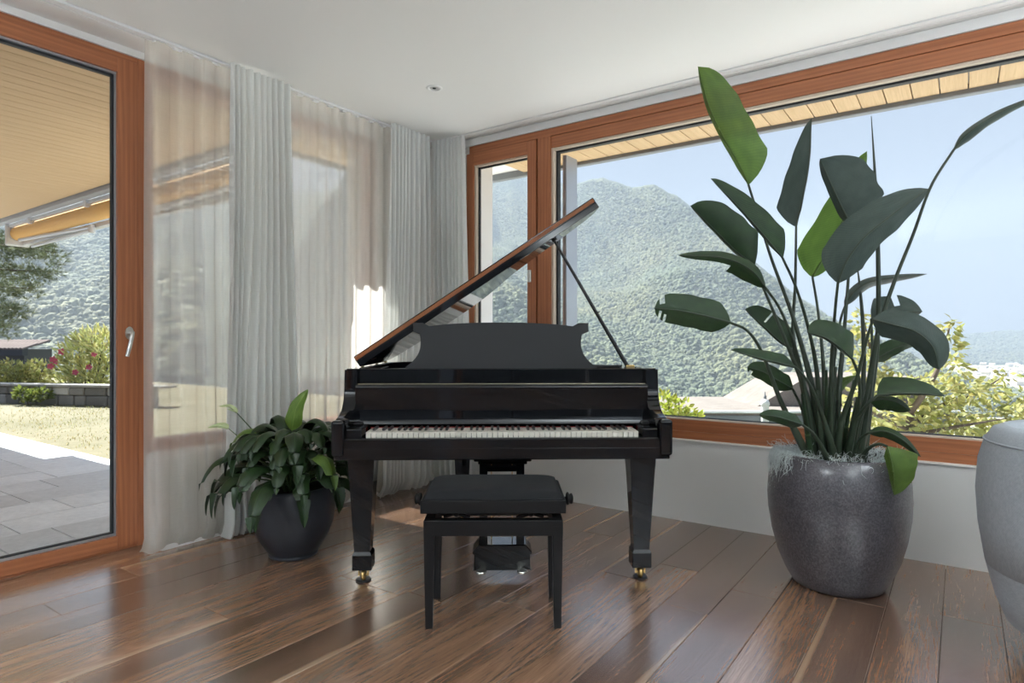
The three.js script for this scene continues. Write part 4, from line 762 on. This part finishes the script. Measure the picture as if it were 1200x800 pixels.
// ---------------------------------------------------------------- landscape: hills in a frame of distance d along the view and l across it
const crownGeo = (seed) => { // a crown of several leafy lumps
  const list = [];
  for (let k = 0; k < 9; k++) {
    const g = mergeVertices(new THREE.IcosahedronGeometry(k ? 0.30 + 0.26 * hash(k, seed, 1) : 0.7, 2).deleteAttribute('uv').deleteAttribute('normal')), p = g.attributes.position, a = k * 2.4 + seed, r = k ? 0.45 + 0.25 * hash(k, seed, 2) : 0, cy = k ? -0.2 + 0.9 * hash(k, seed, 3) : 0.1;
    for (let i = 0; i < p.count; i++) { const v = V(p.getX(i), p.getY(i), p.getZ(i)); v.multiplyScalar(1 + 0.4 * (hash(i, k, seed) - 0.5)); p.setXYZ(i, v.x + Math.cos(a) * r, v.y + cy, v.z + Math.sin(a) * r); }
    g.computeVertexNormals(); list.push(g);
  }
  return merge(list);
};
const crowns = [crownGeo(1), crownGeo(2), crownGeo(3)];
const forestMat = std({ color: lin(1, 1, 1), roughness: 1 });
function interp(t, x) { if (x <= t[0][0]) return t[0][1]; for (let i = 1; i < t.length; i++) if (x <= t[i][0]) return lerp(t[i - 1][1], t[i][1], (x - t[i - 1][0]) / (t[i][0] - t[i - 1][0])); return t[t.length - 1][1]; }
const soil = std({ color: lin(0.03, 0.04, 0.02), roughness: 1 });
function hill(name, label, { d0, d1, l0, l1, nd, nl, H, trees, r, seed, tint, keep }) {
  const g = sheet(nl, nd, (u, v) => { const d = lerp(d0, d1, v), l = lerp(l0, l1, u); return toW(d, l, H(d, l)); });
  const h = struct(name, g, soil, label);
  const M = new THREE.Matrix4(), q = new THREE.Quaternion(), c = new THREE.Color(), sets = crowns.map(() => []);
  for (let k = 0; k < trees; k++) {
    const d = d0 + (d1 - d0) * Math.pow(rnd(), 0.8), l = lerp(l0, l1, rnd()), s = r * rr(0.6, 1.35) * (1 + 0.25 * (vnoise(d / 60, l / 60, seed) - 0.5));
    if (keep && !keep(d, l)) continue;
    sets[k % 3].push([d, l, s]);
  }
  sets.forEach((set, i) => {
    const im = new THREE.InstancedMesh(crowns[i], forestMat, set.length);
    set.forEach(([d, l, s], k) => {
      M.compose(toW(d, l, H(d, l) + s * 0.45), q.setFromEuler(new THREE.Euler(0, rr(0, 6.28), 0)), V(s, s * rr(0.85, 1.25), s)); im.setMatrixAt(k, M);
      const t = rr(0.65, 1.3), y = vnoise(d / 90, l / 90, seed + 5); im.setColorAt(k, c.setRGB(tint[0] * t * lerp(0.85, 1.35, y), tint[1] * t * lerp(0.9, 1.15, y), tint[2] * t));
    });
    im.name = 'forest'; im.userData = { kind: 'stuff', label: 'broadleaf forest' }; h.add(im);
  });
  return h;
}
// the steep mountain across the lake: its skyline at 1500 m
const skyline = [[-300, 140], [300, 165], [540, 192], [573, 205], [600, 196], [640, 207], [661, 217], [690, 213], [706, 211], [726, 216], [742, 223], [765, 218], [780, 223], [790, 229], [806, 243], [822, 258], [842, 274], [862, 290], [882, 307], [902, 324], [932, 347], [962, 368], [992, 387], [1020, 401], [1060, 414], [1100, 428], [1150, 446], [1300, 470]];
const ridged = (x, y, s) => 1 - Math.abs(2 * vnoise(x, y, s) - 1);
const RID = 2250;
const bigH = (d, l) => {
  const dd = Math.max(d, 930), px = 600 + l / dd * 740, top = (400 - interp(skyline, px) - 4 * (fbm(px / 26, 3, 3, 5) - 0.5) * 2) / 740 * RID, t = clamp((d - 500) / (RID - 500), 0, 1), over = Math.max(0, d - RID);
  const s = l - 0.25 * (RID - d), env = Math.sin(Math.PI * Math.pow(t, 0.8));
  const spur = (ridged(s / 470 + 0.35, d / 2600 + 1.2, 17) - 0.5) * 430 + (ridged(s / 190, d / 700, 19) - 0.5) * 130 + (ridged(s / 70, d / 300, 20) - 0.5) * 34;
  const h = lerp(-105, top, 0.55 * t + 0.45 * t * t) + (60 + spur) * env * clamp((top + 195) / 450, 0.05, 1);
  return Math.min(h, top / RID * d - 0.006 * (RID - d) - 6) - over * 0.5 + CAM.y;
};
hill('mountain', 'steep forested mountain across the lake', { d0: 500, d1: 2450, l0: -260, l1: 1700, nd: 220, nl: 220, H: bigH, trees: 330000, r: 4.6, seed: 3, tint: [0.115, 0.135, 0.075], keep: (d, l) => l / d > -0.12 && l / d < 0.86 });
// the near wooded slope beyond the garden
const nearH = (d, l) => -26 + 0.35 * (d - 600) + 120 * (ridged((l + 0.35 * d) / 400, d / 1000, 23) - 0.5) * smooth(600, 900, d) + 30 * (ridged((l - 0.2 * d) / 130, d / 300, 27) - 0.5) + CAM.y;
hill('hillside', 'wooded slope behind the garden', { d0: 560, d1: 2100, l0: -2050, l1: -150, nd: 90, nl: 110, H: nearH, trees: 110000, r: 8.2, seed: 8, tint: [0.17, 0.185, 0.115], keep: (d, l) => l / d < -0.5 && l / d > -0.95 });
// far low hills and the valley floor with town and lake
const farline = [[600, 372], [900, 385], [1020, 398], [1080, 399], [1110, 396], [1150, 393], [1190, 391], [1260, 388], [1400, 384]];
const farH = (d, l) => { const top = (400 - interp(farline, 600 + l / 2500 * 740)) / 740 * 2500, t = clamp((d - 1950) / 550, 0, 1); return lerp(-72, top, t) + 18 * (fbm(l / 160, d / 160, 3, 29) - 0.5) * Math.sin(Math.PI * t) - Math.max(0, d - 2500) * 0.3 + CAM.y; };
hill('far_hills', 'low wooded hills on the far side of the valley', { d0: 1900, d1: 2620, l0: 300, l1: 2500, nd: 40, nl: 90, H: farH, trees: 26000, r: 8, seed: 12, tint: [0.06, 0.072, 0.042] });
{
  const fieldTex = texture(512, 512, (u, v) => { const c = hash(Math.floor(u * 26), Math.floor(v * 26), 5), f = fbm(u * 40, v * 40, 3, 111); return mix3(mix3([112, 124, 78], [206, 198, 172], c), [150, 140, 120], 0.5 * f); });
  struct('valley_floor', sheet(20, 30, (u, v) => toW(lerp(430, 2050, v), lerp(-100, 2300, u), -71 + CAM.y), 1, 1), std({ map: fieldTex, roughness: 1 }), 'valley floor with fields');
  const s = new THREE.Shape(); [[675, 525], [780, 560], [840, 620], [845, 760], [835, 1170], [655, 1170], [650, 760], [635, 585]].forEach(([d, l], i) => (i ? s.lineTo(l, d) : s.moveTo(l, d)));
  const sg = new THREE.ShapeGeometry(s, 4), p = sg.attributes.position; for (let i = 0; i < p.count; i++) { const w = toW(p.getY(i), p.getX(i), -70 + CAM.y); p.setXYZ(i, w.x, w.y, w.z); } sg.computeVertexNormals();
  struct('lake', sg, phys({ color: lin(0.12, 0.2, 0.26), roughness: 0.12 }), 'pale blue lake in the valley');
  const house = merge([box(1, 0.7, 1.4, 0, 0.35, 0), extrude([[-0.55, 0.7], [0.55, 0.7], [0, 1.02]], 1.5).translate(0, 0, -0.75)]), n = 420, im = new THREE.InstancedMesh(house, std({ color: lin(1, 1, 1), roughness: 0.9 }), n), M = new THREE.Matrix4(), q = new THREE.Quaternion(), c = new THREE.Color();
  for (let k = 0; k < n; k++) { const d = lerp(870, 1950, Math.pow(rnd(), 0.9)), l = d * rr(0.55, 1.1), sc = rr(5, 11); M.compose(toW(d, l, -71 + CAM.y), q.setFromEuler(new THREE.Euler(0, rr(0, 3.14), 0)), V(sc, sc * rr(0.7, 1.2), sc)); im.setMatrixAt(k, M); const t = rr(0.4, 0.75); im.setColorAt(k, c.setRGB(t, t * rr(0.84, 0.98), t * rr(0.7, 0.95))); }
  im.name = 'town_houses'; im.userData = { kind: 'stuff', label: 'small pale houses of the town in the valley', category: 'houses' }; scene.add(im);
}
{ // ground falling away below the lake window, hidden from inside but closing the place
  struct('ground_slope', sheet(40, 40, (u, v) => { const d = lerp(4, 420, v * v), l = lerp(-0.25, 1.5, u) * (d + 8); const w = toW(d, l); return w.setY(-3.2 - 0.17 * Math.max(0, d - 6) + 0.6 * (vnoise(d / 9, l / 9, 2) - 0.5)); }), std({ color: lin(0.12, 0.15, 0.06), roughness: 1 }), 'grassy slope below the house');
}
// ---------------------------------------------------------------- garden plants and neighbours outside
const leafCard = (len, w, fold = 0.25) => { // one small leaf, pointed, folded along the midrib, base at the origin, growing along +y
  const pos = [0, 0, 0, -w, len * 0.42, fold * w, 0, len * 0.45, 0, w, len * 0.42, fold * w, -w * 0.55, len * 0.75, fold * w * 0.6 - 0.06 * len, w * 0.55, len * 0.75, fold * w * 0.6 - 0.06 * len, 0, len, -0.12 * len], g = new THREE.BufferGeometry();
  g.setAttribute('position', new THREE.Float32BufferAttribute(pos, 3)); g.setIndex([0, 2, 1, 0, 3, 2, 1, 2, 4, 2, 3, 5, 4, 2, 6, 2, 5, 6]); g.computeVertexNormals(); return g;
};
const foliageMat = (r, g, b) => phys({ color: lin(r, g, b), roughness: 0.8, transmission: 0.52, thickness: 0, specularIntensity: 0.4, side: THREE.DoubleSide });
// leaves scattered in ellipsoidal clumps (centre, radii, count)
function foliage(name, parent, geo, mat, clumps, tone = [0.7, 1.3], up = 0.3) {
  const n = clumps.reduce((a, c) => a + c[2], 0), im = new THREE.InstancedMesh(geo, mat, n), M = new THREE.Matrix4(), q = new THREE.Quaternion(), c = new THREE.Color(); let k = 0;
  for (const [ctr, rad, num] of clumps) for (let i = 0; i < num; i++) {
    const d = V(rr(-1, 1), rr(-1, 1), rr(-1, 1)); while (d.lengthSq() > 1) d.set(rr(-1, 1), rr(-1, 1), rr(-1, 1));
    d.multiplyScalar(Math.pow(d.length() + 1e-4, -0.25));
    const p = ctr.clone().add(V(d.x * rad.x, d.y * rad.y, d.z * rad.z)), dir = V(d.x + rr(-0.6, 0.6), d.y * 0.5 + up + rr(-0.5, 0.4), d.z + rr(-0.6, 0.6)).normalize();
    q.setFromUnitVectors(V(0, 1, 0), dir).multiply(new THREE.Quaternion().setFromAxisAngle(V(0, 1, 0), rr(0, 6.28)));
    const s = rr(0.65, 1.25); M.compose(p, q, V(s, s, s)); im.setMatrixAt(k, M); const t = rr(...tone); im.setColorAt(k++, c.setRGB(t * rr(0.92, 1.12), t, t * rr(0.75, 1.05)));
  }
  im.name = name; im.userData = { kind: 'stuff', label: 'leaves' }; im.castShadow = im.receiveShadow = true; parent.add(im); return im;
}
const bark = std({ color: lin(0.10, 0.075, 0.055), roughness: 0.95 });
{ // leafy tree below the right end of the lake window
  const D = 8.6, base = P(1070, 560, D), t = thing('leafy_tree', 'yellow green leafy tree standing just outside the lake window', 'tree', [base.x, -1.9, base.z]);
  const L = (x, y, o = 0) => P(x, y, D + o).sub(t.position);
  const limb = (pts, r) => mesh('branch', tube(pts, r, 20, 7), bark, t);
  mesh('trunk', tube([L(1072, 640), L(1070, 560), L(1067, 505), L(1066, 484)], [0.12, 0.09, 0.065, 0.05], 20, 9), bark, t);
  limb([L(1066, 486), L(1050, 468, 0.2), L(1030, 440, 0.4), L(1012, 375, 0.6)], [0.045, 0.03, 0.008]); limb([L(1066, 484), L(1082, 462, -0.2), L(1100, 430, -0.2), L(1114, 378, -0.1)], [0.045, 0.03, 0.007]);
  limb([L(1068, 500), L(1100, 476, 0.4), L(1140, 462, 0.5), L(1178, 440, 0.6)], [0.04, 0.025, 0.007]); limb([L(1068, 510), L(1120, 500, -0.3), L(1180, 490, -0.4)], [0.035, 0.02, 0.007]); limb([L(1068, 505), L(1035, 490, -0.3), L(1000, 470, -0.2)], [0.03, 0.02, 0.006]);
  const cl = []; const put = (x, y, o, rx, ry, n) => cl.push([L(x, y, o), V(rx, ry, rx), n]);
  for (const [x, y, o, r, h, n] of [[1115, 385, -0.1, 0.10, 0.16, 34], [1112, 410, -0.1, 0.14, 0.2, 42], [1118, 432, 0, 0.2, 0.16, 46], [1012, 378, 0.6, 0.14, 0.22, 46], [1008, 405, 0.5, 0.2, 0.2, 60], [1018, 430, 0.4, 0.25, 0.22, 70], [1040, 452, 0.2, 0.28, 0.2, 80], [1075, 450, 0, 0.26, 0.16, 70], [1098, 462, 0.2, 0.3, 0.2, 90], [1130, 455, 0.3, 0.26, 0.18, 70], [1160, 458, 0.5, 0.2, 0.12, 40], [1178, 440, 0.6, 0.12, 0.12, 20], [1020, 480, -0.1, 0.4, 0.3, 130], [1060, 492, 0.5, 0.4, 0.3, 140], [1100, 495, 0.0, 0.45, 0.3, 170], [1140, 492, 0.2, 0.45, 0.28, 170], [1180, 498, 0, 0.4, 0.28, 150], [1215, 490, 0, 0.4, 0.4, 120], [1000, 500, 0.3, 0.3, 0.3, 90], [1080, 530, 0, 0.6, 0.35, 160], [1150, 530, 0, 0.6, 0.35, 160], [1020, 530, 0, 0.5, 0.3, 120], [1190, 465, 0.5, 0.18, 0.12, 26]]) put(x, y, o, r, h, n);
  foliage('foliage', t, leafCard(0.12, 0.030), foliageMat(0.40, 0.40, 0.17), cl.map(([a, b, n]) => [a, b, Math.round(n * 1.5)]), [0.7, 1.35], -0.1);
}
{ // shrub at the left end of the wide window
  const b = P(797, 500, 7.4), t = thing('garden_shrub', 'bright yellow green shrub beyond the parapet beside the piano', 'shrub', [b.x, -0.9, b.z]);
  const L = (x, y, o = 0) => P(x, y, 7.4 + o).sub(t.position);
  for (const [x, y] of [[782, 462], [796, 466], [808, 478]]) mesh('stem', tube([L(794, 530), L(lerp(794, x, 0.6), 495), L(x, y)], [0.02, 0.012, 0.005], 10, 6), bark, t);
  foliage('foliage', t, leafCard(0.075, 0.02), foliageMat(0.30, 0.34, 0.06), [[L(776, 474), V(0.16, 0.14, 0.2), 150], [L(794, 480), V(0.16, 0.13, 0.2), 150], [L(808, 489), V(0.12, 0.08, 0.15), 90], [L(786, 500), V(0.3, 0.2, 0.3), 200]], [0.7, 1.4], 0.5);
}
{ // neighbour: flat gravel roof with a round white chimney pipe and a second, sloping roof
  const o = P(860, 490, 12.5), t = thing('neighbour_house', 'low neighbouring house with pale gravel roof and dark eaves', 'house', [o.x, -3.4, o.z], YAW);
  const roofTex = texture(256, 256, (u, v) => { const f = fbm(u * 60, v * 60, 3, 201), g = fbm(u * 6, v * 6, 3, 203); return mix3([150, 140, 130], [206, 196, 186], clamp(0.5 * f + 0.6 * g, 0, 1)); });
  const rm = std({ map: roofTex, color: lin(0.42, 0.42, 0.42), roughness: 1 });
  const y0 = 3.4 - 0.26; // roof level above the local origin
  mesh('wall', span(-1.1, 4.2, 0, y0 - 0.15, -3.0, 0.0, 0.01), outerWhite, t);
  mesh('flat_roof', uvMetres(span(-1.35, 4.4, y0 - 0.06, y0, -3.3, 0.25, 0.01), 'x'), rm, t);
  mesh('eave', span(-1.37, 4.42, y0 - 0.22, y0 - 0.06, 0.2, 0.27, 0.01), eaveGrey, t); mesh('eave', span(-1.39, -1.32, y0 - 0.22, y0 - 0.06, -3.3, 0.25, 0.01), eaveGrey, t);
  mesh('roof_edge', span(-1.38, 4.43, y0 - 0.01, y0 + 0.035, 0.2, 0.28, 0.01), trackWhite, t);
  const slope = extrude([[0.85, 0], [4.4, 0], [4.4, 0.62], [1.9, 0.62]], 2.2, 0.01).translate(0, y0, -3.2); mesh('sloping_roof', uvMetres(slope, 'x'), rm, t);
  const ch = P(896.5, 470, 11.9).sub(t.position).applyAxisAngle(V(0, 1, 0), -YAW), pipe = mesh('chimney', lathe([[0.0, 0], [0.07, 0], [0.07, 0.60], [0.085, 0.60], [0.085, 0.66], [0.07, 0.66], [0.066, 0.70], [0, 0.72]], 28).translate(ch.x, y0 - 0.42, ch.z), outerWhite, t);
  mesh('chimney_cap', lathe([[0.0, 0.72], [0.028, 0.72], [0.03, 0.77], [0.012, 0.79], [0.008, 0.85], [0, 0.86]], 16).translate(ch.x, y0 - 0.42, ch.z), eaveGrey, pipe);
}
{ // oleander with pink flowers behind the garden wall
  const D = 13.7, b = P(98, 472, D), t = thing('oleander_shrub', 'sunlit oleander shrub with pink flowers at the end of the lawn', 'shrub', [b.x, TERR, b.z]);
  const L = (x, y, o = 0) => P(x, y, D + o).sub(t.position);
  for (const [x, y] of [[75, 420], [92, 400], [108, 388], [122, 392], [100, 430], [135, 405]]) mesh('stem', tube([L(100, 474), L(lerp(100, x, 0.55), 445), L(x, y)], [0.03, 0.02, 0.008], 10, 6), bark, t);
  foliage('foliage', t, leafCard(0.19, 0.022), foliageMat(0.46, 0.47, 0.22), [[L(78, 432), V(0.25, 0.3, 0.3), 170], [L(95, 415), V(0.35, 0.4, 0.4), 330], [L(112, 402), V(0.35, 0.3, 0.4), 300], [L(130, 410), V(0.4, 0.45, 0.4), 300], [L(105, 440), V(0.45, 0.4, 0.4), 360], [L(135, 445), V(0.4, 0.4, 0.4), 240], [L(84, 452), V(0.3, 0.25, 0.3), 150]], [0.7, 1.4], 0.7);
  const petals = (() => { const p = []; for (let k = 0; k < 5; k++) p.push(new THREE.CircleGeometry(0.022, 8).scale(1, 0.75, 1).translate(0.022, 0, 0).rotateY(-0.4).rotateZ(k * 1.2566)); return merge(p); })();
  const pink = std({ color: lin(0.55, 0.10, 0.16), roughness: 0.8, side: THREE.DoubleSide });
  for (const [x, y] of [[62, 421], [65, 424], [59, 429], [95, 457], [97, 461], [93, 459], [104, 430], [88, 436], [110, 415], [72, 412]]) { const f = mesh('flower', petals, pink, t); f.position.copy(L(x, y, -0.35)); f.lookAt(f.position.clone().sub(FW)); f.scale.setScalar(rr(1.2, 1.9)); }
}
{ // low plants behind the wall
  for (const [x, y, o, s, label] of [[8, 436, 0.5, 1, 'yellow green hedge plant behind the garden wall, next to the tiled hut'], [38, 436, 0.8, 1.1, 'pale leafy bush behind the garden wall, left of the oleander']]) {
    const b = P(x, 455, 13.2 + o), t = thing('garden_bush', label, 'bush', [b.x, TERR, b.z]); const L = (px, py, oo = 0) => P(px, py, 13.2 + o + oo).sub(t.position);
    for (const k of [-1, 0, 1]) mesh('stem', tube([L(x, 470), L(x + k * 6, 450), L(x + k * 12, 432)], [0.02, 0.012, 0.006], 8, 5), bark, t);
    foliage('foliage', t, leafCard(0.10, 0.028), foliageMat(0.46, 0.46, 0.20), [[L(x - 10, 440), V(0.26, 0.24, 0.3), 220], [L(x + 6, 436), V(0.28, 0.26, 0.3), 260], [L(x + 16, 446), V(0.24, 0.2, 0.3), 170], [L(x - 4, 456), V(0.4, 0.2, 0.3), 200]], [0.65, 1.35], 0.5);
  }
  const b = P(33, 462, 12.2), t = thing('trailing_plant', 'leafy plant trailing over the front of the garden wall', 'plant', [b.x, TERR, b.z]); const L = (px, py, oo = 0) => P(px, py, 12.2 + oo).sub(t.position);
  mesh('stem', tube([L(33, 474), L(31, 464), L(34, 455)], [0.012, 0.008, 0.004], 8, 5), bark, t);
  foliage('foliage', t, leafCard(0.09, 0.028), foliageMat(0.16, 0.2, 0.05), [[L(24, 462), V(0.2, 0.12, 0.1), 110], [L(40, 464), V(0.22, 0.12, 0.1), 130], [L(52, 462), V(0.12, 0.1, 0.1), 60]], [0.6, 1.3], 0.4);
}
{ // pine whose boughs reach in from the side
  const D = 15, b = P(-90, 470, D), t = thing('pine_tree', 'dark green pine with hanging boughs beside the garden', 'tree', [b.x, TERR, b.z]);
  const L = (x, y, o = 0) => P(x, y, D + o).sub(t.position);
  mesh('trunk', tube([L(-90, 480), L(-92, 380), L(-88, 250), L(-86, 100)], [0.22, 0.19, 0.16, 0.1], 16, 10), bark, t);
  const boughs = [[[-88, 290], [-30, 285], [25, 290], [66, 296]], [[-88, 320], [-40, 312], [5, 316], [60, 318]], [[-90, 345], [-45, 335], [0, 336], [38, 338]], [[-90, 365], [-50, 356], [-15, 357], [18, 362]], [[-88, 250], [-40, 262], [10, 284], [45, 290]], [[-90, 380], [-50, 372], [-20, 376], [5, 382]]];
  const cl = [];
  boughs.forEach((p, n) => { const o = (n % 3 - 1) * 0.6; mesh('bough', tube(p.map(([x, y]) => L(x, y, o)), [0.05, 0.035, 0.02, 0.008], 16, 6), bark, t); for (let k = 0; k < 12; k++) { const f = 0.3 + 0.7 * k / 11, x = interp([[0, p[0][0]], [0.33, p[1][0]], [0.66, p[2][0]], [1, p[3][0]]], f), y = interp([[0, p[0][1]], [0.33, p[1][1]], [0.66, p[2][1]], [1, p[3][1]]], f); cl.push([L(x + rr(-5, 5), y + rr(-6, 8), o + rr(-0.3, 0.3)), V(0.26, 0.18, 0.3), 60]); } });
  foliage('needles', t, merge([0, 1, 2, 3, 4].map((k) => new THREE.ConeGeometry(0.005, 0.16, 3).translate(0, 0.08, 0).rotateX(0.35 + 0.12 * (k % 2)).rotateY(k * 1.256))), std({ color: lin(0.17, 0.20, 0.11), roughness: 0.9 }), cl, [0.6, 1.4], 0.3);
}
{ // small hut with tiled roof beyond the hedge
  const b = P(8, 440, 30), t = thing('garden_hut', 'small dark hut with a tiled roof beyond the hedge', 'hut', [b.x, -1.6, b.z], YAW - 0.1);
  mesh('wall', span(-2.0, 0.9, 0, 2.35, -1.6, 0, 0.02), std({ color: lin(0.10, 0.095, 0.09), roughness: 0.9 }), t);
  mesh('eave', span(-2.2, 1.1, 2.05, 2.42, 0.0, 0.3, 0.02), std({ color: lin(0.06, 0.06, 0.065), roughness: 0.8 }), t);
  const tile = new THREE.CylinderGeometry(0.09, 0.11, 0.9, 10, 1, false, 0, Math.PI).rotateZ(Math.PI / 2).rotateY(Math.PI / 2).rotateX(0.25), tm = std({ color: lin(0.20, 0.15, 0.13), roughness: 0.9 });
  for (let k = 0; k < 17; k++) for (let j = 0; j < 2; j++) { const m = mesh('roof_tile', tile, tm, t); m.position.set(-2.15 + k * 0.2, 2.45 + j * 0.16, -0.1 - j * 0.7); }
}
{ // foot of a wooden garden chair showing at the edge of the terrace door
  const e = onFloor(3, 606, TERR), t = thing('garden_chair', 'pale wooden slatted garden chair on the terrace slabs', 'chair', [e.x - 0.19, TERR, e.z + 0.36], 0.6);
  const wood = std({ map: larchTex, roughness: 0.7 });
  for (const [x, z] of [[-0.22, -0.24], [0.24, -0.24], [-0.22, 0.24], [0.24, 0.24]]) mesh('leg', span(x - 0.02, x + 0.02, 0, z < 0 ? 0.42 : 0.85, z - 0.02, z + 0.02, 0.004, 'y'), wood, t);
  for (let k = 0; k < 6; k++) mesh('seat_slat', span(-0.25, 0.27, 0.42, 0.44, -0.26 + k * 0.088, -0.26 + k * 0.088 + 0.07, 0.003, 'x'), wood, t);
  for (let k = 0; k < 4; k++) mesh('back_slat', span(-0.2, 0.22, 0.52 + k * 0.085, 0.58 + k * 0.085, 0.235, 0.255, 0.003, 'x'), wood, t);
}
renderer.render(scene, camera);
